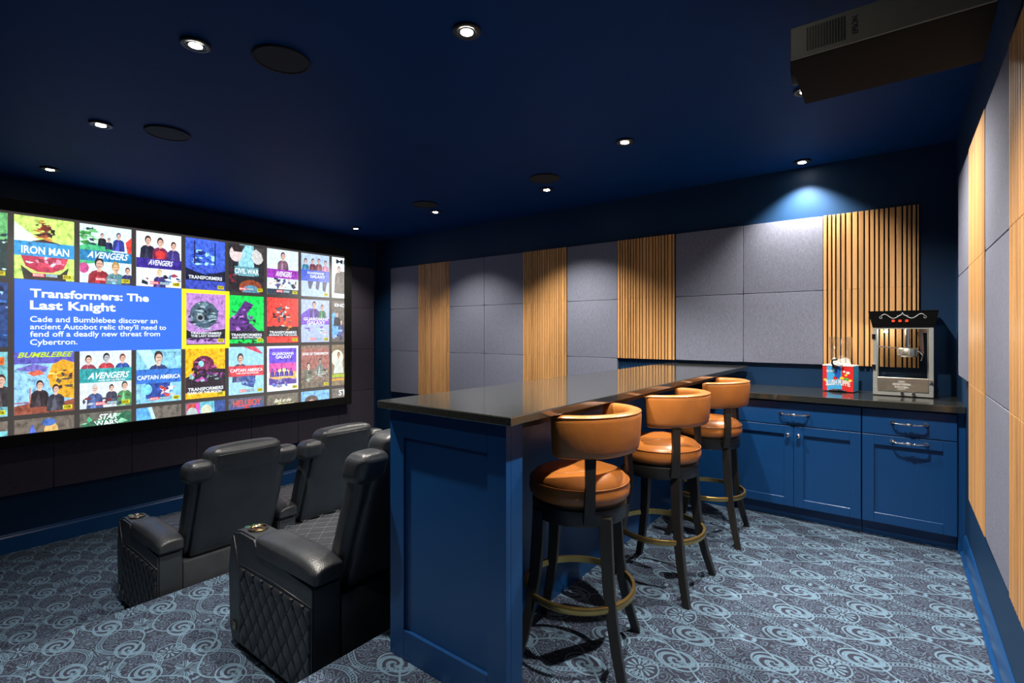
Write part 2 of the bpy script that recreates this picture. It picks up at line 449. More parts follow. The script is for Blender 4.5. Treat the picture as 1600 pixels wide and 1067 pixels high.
# ------------------------------------------------------------------ ceiling fittings
def downlight():
    t = thing('downlight', '', 'ceiling light')
    link('trim_ring', lathe(bmesh.new(), [(.040, -.002), (.060, -.004), (.064, 0.0), (.064, .010), (.040, .010)], closed=True), M['trimc'], t, True)
    link('reflector', lathe(bmesh.new(), [(.041, -.002), (.034, .004), (.030, .009)], closed=False), M['chrome'], t, True)
    link('lens', cyl(bmesh.new(), (0, 0, .0), .0285, .006), M['lens'], t)
    ld = bpy.data.lights.new('bulb', 'SPOT'); ld.energy = SPOT_W; ld.spot_size = math.radians(108); ld.spot_blend = .7; ld.shadow_soft_size = .022
    ld.color = (1.0, .93, .83)
    b = bpy.data.objects.new('bulb', ld); COL.objects.link(b); b.parent = t; b.location = (0, 0, -.012)
    return t
DL = [(-2.675, .985, 'brightest ceiling downlight, with flare, over the near recliner'), (-4.203, .98, 'ceiling downlight, middle one of the left row of three'),
      (-5.69, .985, 'ceiling downlight nearest the screen at the left edge'), (-1.57, 1.70, 'round ceiling downlight at top centre, over the near bar end'),
      (-5.70, 4.015, 'tiny ceiling downlight in the far corner above the screen end'), (-4.20, 4.02, 'ceiling downlight beside the smaller far ceiling speaker'),
      (-2.695, 4.05, 'ceiling downlight just below the larger far ceiling speaker'), (-1.573, 3.385, 'ceiling downlight over the far half of the bar'),
      (-.62, 4.66, 'ceiling downlight washing the panel by the slush machine'),
      (-.42, 3.30, 'ceiling downlight hidden behind the projector, over the stools'), (-.42, 1.66, 'ceiling downlight above the frame near the projector, over the aisle'),
      (-1.57, .02, 'ceiling downlight above the frame, before the end of the bar')]
DIM = (1.25, .10, .05, 1.0, .30, .75, 1.15, 1.0, .85, 1.25, 1.2, .16)          # the dimmer setting of each zone
dl0 = downlight()
for i, (x, y, lab) in enumerate(DL):
    if i == 0:
        dl0.location = (x, y, ZC-.0105); dl0['label'] = lab; dl0['group'] = 'recessed ceiling downlights'
        d_ = dl0
    else: d_ = dup(dl0, (x, y, ZC-.0105), None, lab, 'recessed ceiling downlights')
    for ch in d_.children:
        if ch.type == 'LIGHT':
            ch.data = ch.data.copy(); ch.data.energy = SPOT_W*DIM[i]
            if i == 9: ch.data.spot_size = math.radians(140)      # a wide flood lamp over the aisle
def speaker():
    t = thing('ceiling_speaker', '', 'speaker')
    link('rim', lathe(bmesh.new(), [(.122, -.004), (.133, -.006), (.136, 0), (.136, .006), (.122, .006)], closed=True), M['spk'], t, True)
    link('grille', cyl(bmesh.new(), (0, 0, .001), .1225, .006, seg=40), M['spk'], t); return t
SP = [(-2.482, 1.308, 'round dark ceiling speaker right of the brightest downlight'), (-4.022, 1.307, 'round dark ceiling speaker right of the middle left downlight'),
      (-4.055, 3.73, 'small far ceiling speaker above the bar end near the screen'), (-2.52, 3.755, 'far ceiling speaker above the middle of the long wall')]
sp0 = speaker()
for i, (x, y, lab) in enumerate(SP):
    if i == 0: sp0.location = (x, y, ZC-.0065); sp0['label'] = lab; sp0['group'] = 'round ceiling speakers'
    else: dup(sp0, (x, y, ZC-.0065), None, lab, 'round ceiling speakers')

# ------------------------------------------------------------------ projection screen with its picture
SX = -6.20
SY0, SY1, SZ0, SZ1 = .70, 4.175, .475, 2.452
_sm = {}
def sm(c, k=1.0, art=False):
    key = (c, k, art)
    if key not in _sm:
        m = _sm[key] = glow('screen_light', srgb(*c), k*1.27, (.25, .25, .25))
        if art:                                # printed-picture texture inside each tone
            nt = m.node_tree; p = nt.nodes['Principled BSDF']; l = srgb(*c)
            a = noise(nt, 26 + (c[0] % 7), mapped(nt, 'Object', (1, 1, .7)), 5, .68)
            nt.links.new(ramp(nt, a.outputs[0], [(.34, tuple(x*(.86 if min(c) > 150 else .42) for x in l)), (.5, l), (.68, tuple(min(1.2, x*1.35+.02) for x in l))]).outputs[0], p.inputs['Emission Color'])
    return _sm[key]
def build_screen():
    t = thing('projection_screen', 'large lit projection screen with a grid of film covers on the left wall', 'screen', (SX, (SY0+SY1)/2, SZ0))
    ox, oy, oz = t.location
    L = lambda bm: [setattr(v, 'co', v.co-Vector((ox, oy, oz))) for v in bm.verts] and bm
    bm = B(SX-.006, SX, SY0, SY1, SZ0, SZ1); link('screen_surface', L(bm), sm((58, 54, 51)), t)
    bm = bmesh.new(); w = .105
    for a in ((SY0-w, SY0, SZ0-w, SZ1+w), (SY1, SY1+w, SZ0-w, SZ1+w), (SY0, SY1, SZ0-w, SZ0), (SY0, SY1, SZ1, SZ1+w)):
        box(bm, XS+.045, SX+.028, a[0], a[1], a[2], a[3], .008, 2)
    link('frame', L(bm), M['velvet'], t)
    PWD, PHT, DX, DZ, C1, R1 = .408, .566, .449, .6085, .836, 2.430
    F = lambda d: (lambda y, z: (SX+d, y, z))
    def poster(col, row, bgc, shapes, titles, tags=(1, 1), clip=None, name='film_cover', bg2=None):
        y0 = C1+DX*(col-1); y1 = y0+PWD; z1 = R1-DZ*(row-1); z0 = z1-PHT
        cy0, cy1, cz0, cz1 = max(y0, SY0), min(y1, SY1), max(z0, SZ0+.001), z1
        mats = []; bm = bmesh.new()
        def mi(c):
            m = sm(c, 1.0, True)
            if m not in mats: mats.append(m)
            return mats.index(m)
        lay = [0]
        def poly(pts, c):
            # clip the outline to the cover's visible rectangle (Sutherland-Hodgman)
            q = [(y0+s*PWD, z0+t_*PHT) for s, t_ in pts]
            for ax, lim, sg in ((0, cy0, 1), (0, cy1, -1), (1, cz0, 1), (1, cz1, -1)):
                o = []
                for i in range(len(q)):
                    a, b = q[i-1], q[i]; ia = sg*(a[ax]-lim) >= 0; ib = sg*(b[ax]-lim) >= 0
                    if ia != ib:
                        k = (lim-a[ax])/(b[ax]-a[ax]); o.append((a[0]+k*(b[0]-a[0]), a[1]+k*(b[1]-a[1])))
                    if ib: o.append(b)
                q = o
                if len(q) < 3: return
            lay[0] += 1; d = .0008+.00006*lay[0]
            f = bm.faces.new([bm.verts.new((SX+d, y, z)) for y, z in q]); f.material_index = mi(c)
            f.normal_update()
            if f.normal.x < 0: f.normal_flip()
        E = lambda cx, cz, rx, rz, n=14: [(cx+rx*math.cos(2*PI*k/n), cz+rz*math.sin(2*PI*k/n)) for k in range(n)]
        poly([(0, 0), (1, 0), (1, 1), (0, 1)], bgc)
        if bg2:                                  # a second tone blended in by thin strips, as on the screen
            for k in range(9):
                a = (k+1)/10; c = tuple(int(bgc[j]*(1-a)+bg2[j]*a) for j in range(3))
                poly([(0, 0), (1, 0), (1, .62-.062*k), (0, .62-.062*k)], c)
        for s in shapes:
            kd = s[0]
            if kd == 'rect': poly([(s[1], s[3]), (s[2], s[3]), (s[2], s[4]), (s[1], s[4])], s[5])
            elif kd == 'ell': poly(E(s[1], s[2], s[3], s[4]), s[5])
            elif kd == 'poly': poly(s[1], s[2])
            elif kd == 'man':                    # a plain bust: cx, shoulder height, size, skin, clothes, hair
                _, cx, cz, z, skin, cl, hair = s
                poly([(cx-.95*z, cz-1.5*z), (cx-.82*z, cz-.25*z), (cx-.55*z, cz), (cx-.2*z, cz+.1*z), (cx+.2*z, cz+.1*z), (cx+.55*z, cz), (cx+.82*z, cz-.25*z), (cx+.95*z, cz-1.5*z)], cl)
                poly([(cx-.16*z, cz), (cx+.16*z, cz), (cx+.15*z, cz+.35*z), (cx-.15*z, cz+.35*z)], skin)
                poly(E(cx, cz+.62*z, .36*z, .42*z), hair); poly(E(cx+.03*z, cz+.52*z, .28*z, .31*z), skin)
                poly([(cx-.14*z, cz+.38*z), (cx+.19*z, cz+.38*z), (cx+.15*z, cz+.33*z), (cx-.1*z, cz+.33*z)], tuple(int(c*.6) for c in skin))
                poly([(cx-.2*z, cz+.6*z), (cx+.25*z, cz+.6*z), (cx+.25*z, cz+.56*z), (cx-.2*z, cz+.56*z)], tuple(int(c*.45) for c in skin))
                poly([(cx-.55*z, cz-1.5*z), (cx-.12*z, cz), (cx+.0*z, cz-.5*z), (cx+.12*z, cz-1.5*z)], tuple(min(255, int(c*1.35+14)) for c in cl))
            elif kd == 'shards':                 # abstract burst of facets: seed, count, cx, cz, rx, rz, palette
                _, seed, n, cx, cz, rx, rz, pal = s
                rnd = random.Random(seed)
                for _k in range(n):
                    a = rnd.uniform(0, 2*PI); q = rnd.uniform(0, 1)**.6; x = cx+rx*q*math.cos(a); z = cz+rz*q*math.sin(a)
                    w_, h_ = rnd.uniform(.03, .13), rnd.uniform(.015, .06); r_ = rnd.uniform(0, PI)
                    pts = [(x+w_*math.cos(r_+b)*e, z+h_*math.sin(r_+b)*e) for b, e in ((0, 1), (1.3, rnd.uniform(.4, 1)), (2.8, 1), (4.2, rnd.uniform(.4, 1)))]
                    poly(pts, rnd.choice(pal))
        if tags[0]:
            poly([(.29, .045), (.49, .045), (.49, .10), (.29, .10)], (225, 60, 70)); poly([(.505, .045), (.71, .045), (.71, .10), (.505, .10)], (90, 120, 140))
        if tags[1]: poly([(.80, .03), (.965, .03), (.965, .10), (.80, .10)], (215, 205, 20))
        o = link(name, L(bm), mats, t)
        D = F(.0008+.00006*(lay[0]+2)+.0002)
        tl = [('title_lettering', x) for x in titles]
        if tags[0]: tl += [('studio_lettering', ('MARVEL', .30, .48, .053, .092, (250, 220, 220))), ('studio_lettering', ('STUDIOS', .515, .70, .053, .092, (210, 235, 245)))]
        if tags[1]: tl += [('format_lettering', ('HDR', .82, .945, .042, .088, (40, 38, 10)))]
        for nm, tx in tl:
            txt, s0, s1, t0, t1, c = tx[:6]; sh = tx[6] if len(tx) > 6 else 0
            Y0, Y1, Za, Zb = y0+s0*PWD, y0+s1*PWD, z0+t0*PHT, z0+t1*PHT
            if Zb < SZ0 or Y0 > SY1: continue
            bm = bmesh.new()
            put_text(bm, txt, lambda a, b: D(max(SY0+.001, min(a, SY1-.001)), max(b, SZ0+.001)), Y0, Y1, Za, Zb, .022, 0, sh)
            link(nm, L(bm), sm(c), o)
    W = (240, 248, 255); SKIN = (225, 180, 160); DK = (25, 28, 40); BR = (60, 40, 35)
    NAVY = (30, 36, 80); PUR = (150, 60, 190)
    # row 1
    poster(0, 1, (30, 60, 60), [('rect', 0, 1, .55, 1, (110, 190, 120)), ('shards', 1, 14, .9, .4, .2, .4, [(60, 110, 140), (200, 230, 230), (30, 50, 60)])], [], (0, 1))
    poster(1, 1, (205, 245, 120), [('poly', [(0, .45), (.0, .9), (.45, .6), (.45, .45)], (225, 250, 225)), ('poly', [(.0, .52), (.25, .6), (.5, .66), (.75, .6), (1, .52), (1, .4), (0, .4)], (60, 22, 30)),
        ('shards', 2, 26, .5, .8, .16, .17, [(92, 30, 34), (150, 60, 40), (48, 26, 30), (210, 140, 50)]), ('poly', [(.08, .42), (.92, .42), (.82, .2), (.62, .12), (.38, .12), (.18, .2)], (190, 40, 80)), ('shards', 4, 18, .5, .28, .36, .12, [(220, 70, 100), (150, 30, 60), (240, 150, 180), (200, 236, 240)]), ('poly', [(.15, 0), (.1, .22), (.28, .1), (.75, .1), (.9, .22), (.85, 0)], (50, 44, 42)), ('rect', 0, 1, .37, .6, (40, 150, 215))],
        [('IRON MAN', .11, .91, .405, .53, W)], (1, 1))
    poster(2, 1, (215, 238, 246), [('poly', [(0, .45), (.0, .62), (.3, .72), (.62, .6), (.6, .4), (0, .3)], (70, 190, 130)), ('shards', 51, 22, .2, .8, .17, .13, [(60, 150, 70), (110, 200, 120), (30, 60, 70), (200, 235, 210)]),
        ('man', .42, .78, .09, SKIN, DK, BR), ('man', .55, .72, .08, SKIN, NAVY, BR), ('man', .74, .78, .13, SKIN, (50, 60, 150), (60, 80, 120)), ('poly', [(.92, .55), (.88, .75), (1, .85), (1, .5)], (230, 70, 60)),
        ('rect', 0, 1, .38, .56, (30, 130, 190)), ('man', .36, .2, .24, SKIN, (150, 30, 45), DK), ('man', .68, .17, .22, (235, 190, 150), (90, 140, 150), (190, 150, 80)), ('man', .92, .17, .14, SKIN, (40, 50, 100), BR), ('ell', .07, .25, .1, .09, (210, 80, 150))],
        [('AVENGERS', .13, .9, .43, .545, W, .06)])
    poster(3, 1, (228, 240, 248), [('man', .25, .74, .19, SKIN, (30, 32, 55), BR), ('man', .52, .72, .2, SKIN, (130, 40, 80), BR), ('man', .82, .7, .17, SKIN, (60, 50, 120), BR), ('ell', .52, .6, .11, .08, (225, 60, 60)),
        ('rect', 0, 1, .34, .52, (58, 40, 150)), ('shards', 5, 16, .5, .15, .5, .12, [(50, 70, 120), (90, 130, 190), (160, 60, 90), (30, 40, 60)]), ('man', .5, .18, .15, (245, 205, 170), (60, 50, 120), (225, 190, 120))],
        [('AVENGERS', .25, .78, .4, .5, W, .06)])
    poster(4, 1, (66, 104, 226), [('shards', 7, 40, .48, .58, .28, .28, [(20, 36, 110), (40, 80, 200), (160, 225, 235), (16, 24, 60), (30, 60, 150)]), ('rect', .2, .235, .5, .95, (24, 30, 100)), ('rect', .72, .75, .5, .95, (24, 30, 100)),
        ('poly', [(0, .42), (.2, .36), (.5, .3), (.8, .36), (1, .4), (1, .18), (0, .18)], (18, 22, 50))], [('TRANSFORMERS', .07, .92, .205, .275, W)], (0, 1), None, 'film_cover', (60, 76, 190))
    poster(5, 1, (38, 38, 44), [('poly', [(.3, 1), (.7, 1), (.72, .35), (.25, .35)], (150, 215, 232)), ('ell', .2, .8, .18, .17, (222, 205, 205)), ('poly', [(.05, .98), (.45, .99), (.36, .84), (.14, .84)], (46, 36, 38)), ('ell', .82, .78, .17, .17, (205, 205, 205)), ('poly', [(.7, .97), (1, .97), (1, .68), (.92, .86)], (70, 66, 66)),
        ('shards', 9, 10, .1, .3, .1, .2, [(140, 40, 50), (60, 30, 40)]), ('ell', .62, .1, .34, .17, (150, 70, 40)), ('ell', .62, .03, .25, .13, (90, 150, 180)), ('rect', .16, .84, .36, .54, (96, 160, 175))], [('CIVIL WAR', .16, .85, .39, .5, W)])
    poster(6, 1, (214, 232, 240), [('man', .5, .75, .20, SKIN, (120, 90, 110), (110, 70, 100)), ('rect', 0, 1, .36, .56, (160, 55, 185)), ('shards', 12, 22, .5, .25, .5, .12, [(40, 50, 80), (210, 180, 170), (90, 90, 150), (230, 235, 245)]), ('rect', 0, 1, 0, .12, (50, 60, 80))],
        [('AVENGERS', .26, .76, .4, .52, W, .06)])
    poster(7, 1, (176, 200, 235), [('man', .15, .74, .14, SKIN, (60, 120, 150), DK), ('man', .4, .76, .13, SKIN, (100, 40, 60), DK), ('man', .62, .77, .14, SKIN, (120, 70, 80), BR), ('man', .86, .74, .14, SKIN, (190, 120, 150), BR), ('rect', 0, 1, .36, .62, (66, 96, 215)),
        ('poly', [(.22, .36), (.42, .36), (.34, .18), (.26, .18)], (70, 76, 110)), ('poly', [(.52, .36), (.66, .36), (.6, .15), (.5, .2)], (70, 76, 110)), ('poly', [(.75, .36), (.92, .36), (.85, .12), (.75, .16)], (70, 76, 110))],
        [('GUARDIANS', .2, .8, .53, .58, W), ('GALAXY', .3, .84, .44, .51, W)], (0, 1))
    poster(8, 1, (222, 232, 240), [('poly', [(.08, .12), (.12, .55), (.3, .66), (.6, .66), (.7, .1)], (92, 88, 84)), ('man', .27, .62, .16, SKIN, (70, 66, 64), BR)], [('MEN', .16, .9, .85, .95, DK)], (0, 0))
    # row 2
    poster(0, 2, (40, 70, 130), [('shards', 3, 12, .9, .5, .2, .5, [(60, 120, 210), (150, 200, 240), (20, 30, 70)])], [], (0, 0))
    poster(5, 2, (8, 226, 88), [('poly', [(0, .5), (.2, .62), (.45, .9), (.7, .82), (.5, .62), (.55, .45), (.85, .25), (1, .1), (0, .1)], (92, 50, 130)), ('shards', 15, 36, .42, .5, .36, .3, [(130, 70, 180), (60, 30, 90), (190, 130, 220), (40, 24, 60)]), ('rect', 0, 1, .08, .26, (24, 30, 34)), ('shards', 16, 14, .5, .03, .5, .05, [(10, 210, 84), (24, 60, 40)])],
        [('TRANSFORMERS', .06, .94, .15, .205, W), ('AGE OF EXTINCTION', .08, .92, .1, .14, W)], (0, 1))
    poster(6, 2, (236, 66, 58), [('shards', 18, 46, .5, .6, .32, .28, [(40, 40, 60), (220, 120, 60), (70, 90, 110), (200, 220, 220), (30, 20, 26), (150, 40, 40)]), ('rect', 0, 1, .14, .36, (34, 22, 24)), ('shards', 19, 10, .5, .33, .5, .06, [(34, 22, 24), (220, 130, 60)])],
        [('TRANSFORMERS', .07, .94, .2, .26, W), ('REVENGE OF THE FALLEN', .06, .95, .15, .19, W)], (0, 1))
    poster(7, 2, (176, 192, 236), [('poly', [(0, .65), (.3, .8), (.8, .7), (1, .5), (0, .4)], (120, 86, 205)), ('man', .45, .78, .18, SKIN, (90, 70, 140), BR), ('man', .74, .74, .15, SKIN, (70, 120, 90), (90, 40, 50)), ('rect', 0, 1, .42, .56, (136, 92, 214)), ('shards', 21, 16, .55, .25, .4, .14, [(170, 200, 200), (130, 110, 200), (210, 230, 240), (220, 150, 170)])],
        [('GUARDIANS', .08, .95, .51, .58, W), ('GALAXY', .2, .85, .42, .5, W)], (1, 1))
    poster(8, 2, (108, 102, 96), [('ell', .1, .42, .2, .3, (110, 180, 240)), ('man', .2, .6, .14, SKIN, DK, BR), ('man', .36, .42, .13, SKIN, (60, 70, 110), BR), ('shards', 22, 12, .25, .2, .2, .15, [(70, 90, 190), (150, 190, 240), (40, 50, 100)])], [("ENDER'S", .1, .9, .86, .94, W)], (0, 0))
    # the chosen cover in its bright frame
    poster(4, 2, (190, 138, 214), [('ell', .46, .58, .36, .27, (74, 96, 112)), ('shards', 24, 52, .46, .56, .33, .28, [(60, 84, 104), (120, 150, 170), (40, 56, 70), (170, 200, 205), (84, 104, 140), (30, 36, 46)]), ('ell', .36, .52, .1, .075, (150, 165, 170)), ('ell', .36, .52, .065, .048, (36, 40, 50)), ('poly', [(0, .28), (.2, .22), (.6, .25), (1, .3), (1, .1), (0, .1)], (30, 30, 40)), ('shards', 25, 12, .5, .08, .5, .04, [(60, 40, 80), (150, 110, 180)])],
        [('TRANSFORMERS', .12, .9, .19, .235, W), ('THE LAST KNIGHT', .13, .88, .135, .18, W)], (0, 1))
    # row 3
    poster(0, 3, (120, 190, 200), [('rect', .85, .95, .8, .92, (230, 110, 40)), ('man', .9, .45, .2, SKIN, (50, 46, 50), BR)], [], (0, 1))
    poster(1, 3, (150, 205, 245), [('rect', 0, 1, .8, 1, (92, 90, 190)), ('poly', [(.02, .72), (.3, .8), (.55, .74), (.5, .66), (.2, .68)], (120, 110, 200)), ('poly', [(.2, .66), (.4, .7), (.5, .63), (.3, .6)], (226, 110, 80)),
        ('poly', [(.55, .6), (.62, .78), (.8, .86), (1, .8), (1, .2), (.7, .25), (.58, .45)], (232, 170, 40)), ('shards', 28, 26, .78, .55, .2, .22, [(240, 190, 50), (90, 84, 70), (60, 50, 50), (220, 140, 30), (250, 220, 120)]), ('rect', 0, .5, .17, .2, (150, 120, 150)), ('rect', .24, .26, .17, .42, (214, 110, 90)), ('poly', [(0, .14), (.3, .18), (.6, .12), (1, .2), (1, 0), (0, 0)], (150, 80, 60)),
        ('man', .41, .36, .17, SKIN, (44, 36, 40), BR), ('man', .68, .28, .17, SKIN, (60, 60, 72), BR)], [('BUMBLEBEE', .05, .94, .9, .985, (190, 225, 40), .05)], (0, 1))
    poster(2, 3, (216, 228, 234), [('man', .16, .74, .17, SKIN, (150, 60, 80), BR), ('man', .5, .76, .18, (190, 190, 200), (190, 60, 70), DK), ('man', .82, .75, .17, SKIN, (50, 80, 160), (120, 60, 50)), ('rect', 0, 1, .44, .68, (50, 165, 170)), ('man', .28, .24, .17, (220, 190, 175), (70, 90, 140), (200, 200, 205)), ('man', .6, .26, .13, SKIN, (60, 60, 80), DK), ('man', .86, .26, .17, SKIN, (80, 140, 90), (50, 60, 50)), ('shards', 31, 12, .5, .1, .5, .1, [(120, 50, 60), (190, 200, 205), (70, 80, 100)])],
        [('AVENGERS', .14, .92, .5, .61, W, .06), ('AGE OF ULTRON', .34, .86, .455, .485, W)])
    poster(3, 3, (140, 208, 238), [('poly', [(0, 1), (.3, 1), (.8, .3), (.5, .3)], (186, 232, 240)), ('man', .48, .68, .27, (225, 190, 170), (46, 60, 110), BR), ('rect', 0, 1, .36, .62, (54, 118, 214)), ('poly', [(.2, .36), (.75, .36), (.68, .08), (.2, .08)], (46, 74, 160)), ('ell', .23, .25, .11, .1, (130, 220, 250)), ('shards', 61, 16, .66, .24, .2, .12, [(205, 70, 60), (240, 190, 180), (60, 90, 190), (230, 240, 250)])],
        [('CAPTAIN AMERICA', .02, .98, .43, .51, W)])
    poster(4, 3, (250, 190, 20), [('ell', .45, .66, .27, .18, (110, 44, 76)), ('shards', 34, 30, .46, .6, .3, .18, [(150, 56, 110), (60, 24, 44), (200, 90, 160), (40, 24, 36)]), ('ell', .38, .68, .07, .06, (150, 220, 230)), ('poly', [(0, .42), (.3, .5), (.7, .58), (1, .56), (1, .1), (0, .12)], (44, 34, 44)), ('shards', 35, 26, .55, .45, .45, .12, [(190, 90, 180), (110, 50, 120), (60, 40, 60), (150, 200, 200)])],
        [('TRANSFORMERS', .06, .95, .15, .215, W), ('DARK OF THE MOON', .05, .9, .09, .14, W)], (0, 1))
    poster(5, 3, (160, 214, 240), [('man', .32, .62, .24, SKIN, (70, 76, 110), (60, 56, 70)), ('poly', [(.4, 1), (.75, 1), (.98, .84), (.85, .86)], (220, 80, 110)), ('rect', 0, 1, .38, .6, (222, 74, 84)), ('poly', [(.32, .38), (.76, .38), (.7, .12), (.36, .2)], (70, 92, 160)), ('shards', 38, 14, .54, .27, .2, .1, [(90, 120, 190), (50, 66, 120), (140, 170, 220)])],
        [('CAPTAIN AMERICA', .04, .97, .47, .54, W), ('THE WINTER SOLDIER', .2, .85, .425, .455, W)])
    poster(6, 3, (236, 246, 255), [('rect', .06, .94, .14, .95, (110, 80, 220)), ('rect', .06, .94, .34, .62, (232, 90, 180)), ('rect', .06, .94, .25, .42, (250, 190, 110)), ('ell', .5, .4, .2, .1, (255, 235, 160)), ('poly', [(.06, .14), (.06, .3), (.35, .24), (.7, .28), (.94, .2), (.94, .14)], (90, 70, 160))]
        + [('man', .16+.15*k, .43, .075, (110, 90, 170), (76, 60, 150), (60, 50, 120)) for k in range(5)] + [('shards', 41, 16, .42, .18, .3, .09, [(70, 110, 200), (150, 150, 190), (90, 80, 160)])],
        [('GUARDIANS', .15, .84, .8, .86, W), ('GALAXY', .26, .78, .72, .79, W)], (0, 1))
    poster(7, 3, (146, 120, 108), [('rect', 0, 1, .45, .92, (170, 112, 104)), ('man', .25, .42, .18, (215, 205, 185), (110, 116, 100), (54, 50, 44)), ('man', .66, .52, .16, (150, 150, 140), (120, 130, 126), (70, 66, 60)), ('shards', 44, 34, .5, .28, .5, .18, [(110, 108, 94), (170, 176, 168), (80, 78, 66), (134, 130, 112)]), ('rect', 0, 1, 0, .13, (120, 110, 96))],
        [('EDGE OF TOMORROW', .04, .97, .77, .83, W)], (0, 1))
    poster(8, 3, (140, 122, 96), [('ell', .2, .68, .24, .2, (225, 232, 210)), ('man', .26, .66, .16, (190, 150, 120), (205, 214, 205), (110, 84, 60)), ('poly', [(.05, .3), (.14, .62), (.4, .62), (.45, .3)], (206, 214, 204)), ('rect', 0, 1, .2, .28, (170, 190, 60)), ('rect', 0, 1, .12, .17, (220, 160, 60))], [], (0, 0))
    # row 4, cut by the foot of the picture
    poster(0, 4, (120, 200, 210), [('rect', 0, 1, .85, 1, (118, 108, 98))], [], (0, 0))
    poster(1, 4, (112, 102, 92), [('ell', .6, .78, .12, .14, (220, 180, 110)), ('ell', .56, .92, .12, .06, (70, 110, 190)), ('poly', [(.24, .76), (.28, .92), (.36, .76)], (80, 110, 230))], [], (0, 0))
    poster(2, 4, (104, 104, 94), [('poly', [(0, .7), (.05, .82), (.25, .84), (.9, .98), (1, .95), (1, .7)], (52, 110, 82)), ('shards', 48, 12, .5, .85, .45, .1, [(70, 190, 130), (40, 120, 84), (150, 225, 180)])], [('STAR', .34, .7, .86, .96, W, .1), ('WARS', .28, .74, .75, .85, W, -.05)], (0, 0))
    poster(3, 4, (112, 106, 98), [('poly', [(0, .78), (0, .99), (.33, 1), (.44, .72)], (96, 176, 246)), ('poly', [(.25, .99), (.33, 1), (.44, .72), (.36, .72)], (190, 226, 250))], [], (0, 0))
    poster(4, 4, (150, 110, 140), [('rect', .04, .3, .7, .98, (210, 80, 70)), ('rect', .26, .34, .7, .98, (230, 90, 200)), ('rect', .36, .74, .7, 1, (110, 200, 220)), ('rect', .72, 1, .7, 1, (50, 80, 150)), ('ell', .16, .78, .14, .13, (180, 196, 196)), ('ell', .52, .82, .14, .12, (210, 215, 190))], [], (0, 0))
    poster(5, 4, (76, 90, 150), [('rect', 0, 1, .86, 1, (90, 96, 120)), ('ell', .5, .72, .1, .1, (190, 60, 50))], [('HELLBOY', .12, .92, .82, .96, (230, 84, 76))], (0, 0))
    poster(6, 4, (118, 110, 98), [], [('Back to the', .22, .74, .82, .9, (240, 240, 210), .1), ('Future', .32, .82, .74, .81, (220, 220, 150), .1)], (0, 0))
    poster(7, 4, (130, 190, 240), [('ell', .36, .78, .24, .12, (96, 80, 76)), ('ell', .36, .72, .14, .08, (226, 180, 150))], [], (0, 0))
    poster(8, 4, (120, 112, 104), [], [('STAR', .26, .9, .82, .96, (226, 236, 245))], (0, 0))
    # information panel and highlight frame
    bm = bmesh.new(); box(bm, SX+.0002, SX+.004, .838, 2.146, 1.203, 1.858)
    info = link('information_panel', L(bm), sm((54, 112, 255)), t)
    bm = bmesh.new(); D = F(.0048)
    for txt, a, b, z, h in (('Transformers: The', .938, 1.842, 1.700, .100), ('Last Knight', .938, 1.562, 1.592, .100),):
        dsc = txt.count('g') > 0
        put_text(bm, txt, D, a, b, z-(.026 if dsc else 0), z+.080, .03, 0)
    for txt, a, b, z, dsc in (('Cade and Bumblebee discover an', .938, 1.918, 1.478, 0), ("ancient Autobot relic they'll need to", .938, 1.998, 1.410, 1), ('fend off a deadly new threat from', .938, 1.942, 1.342, 1), ('Cybertron.', .938, 1.268, 1.268, 1)):
        put_text(bm, txt, D, a, b, z-(.014 if dsc else 0), z+.053, .012, 0)
    link('lettering', L(bm), sm((240, 248, 255)), info)
    bm = bmesh.new(); y0, y1, z0, z1, w = 2.147, 2.637, 1.203, 1.862, .042
    for a in ((y0, y0+w, z0, z1), (y1-w, y1, z0, z1), (y0+w, y1-w, z0, z0+w), (y0+w, y1-w, z1-w, z1)): box(bm, SX+.0003, SX+.007, *a)
    link('highlight_frame', L(bm), sm((255, 236, 40)), t)
build_screen()

# ------------------------------------------------------------------ bar
def shaker(bm, x0, x1, y, z0, z1, st, dep=.012, th=.022, rail_b=None, rail_t=None):
    """shaker front facing -y: a frame and a recessed field"""
    rb = rail_b or st; rt = rail_t or st
    box(bm, x0, x0+st, y, y+th, z0, z1, .0015, 1); box(bm, x1-st, x1, y, y+th, z0, z1, .0015, 1)
    box(bm, x0+st, x1-st, y, y+th, z0, z0+rb, .0015, 1); box(bm, x0+st, x1-st, y, y+th, z1-rt, z1, .0015, 1)
    box(bm, x0+st-.002, x1-st+.002, y+dep, y+th-.001, z0+rb-.002, z1-rt+.002)
    return bm
def build_bar():
    t = thing('bar_cabinet', 'tall navy bar front with a recessed end panel under the stone top', 'bar', (-1.45, 1.40, 0))
    L = lambda bm: [setattr(v, 'co', v.co-Vector((-1.45, 1.40, 0))) for v in bm.verts] and bm
    bm = bmesh.new(); shaker(bm, -1.745, -1.106, 1.402, 0.0, 1.057, .088, .014, .03, .125, .118)
    box(bm, -1.745, -1.106, 1.432, 1.500, 0.0, 1.057)
    link('end_panel', L(bm), M['cab'], t)
    bm = B(-1.745, -1.42, 1.502, YB-.05, 0, 1.057)
    link('bar_body', L(bm), M['cab'], t)
    bm = bmesh.new(); box(bm, -1.42, -1.13, 1.502, YB-.05, 1.018, 1.057)
    link('support_board', L(bm), M['blackp'], t)
    o = link('granite_slab', B(-1.775, -1.052, 1.358, YB-.045, 1.0575, 1.090, .004, 2), M['gran'])
    tag(o, 'long polished black granite bar top reflecting the slatted wall', 'bar top')
build_bar()

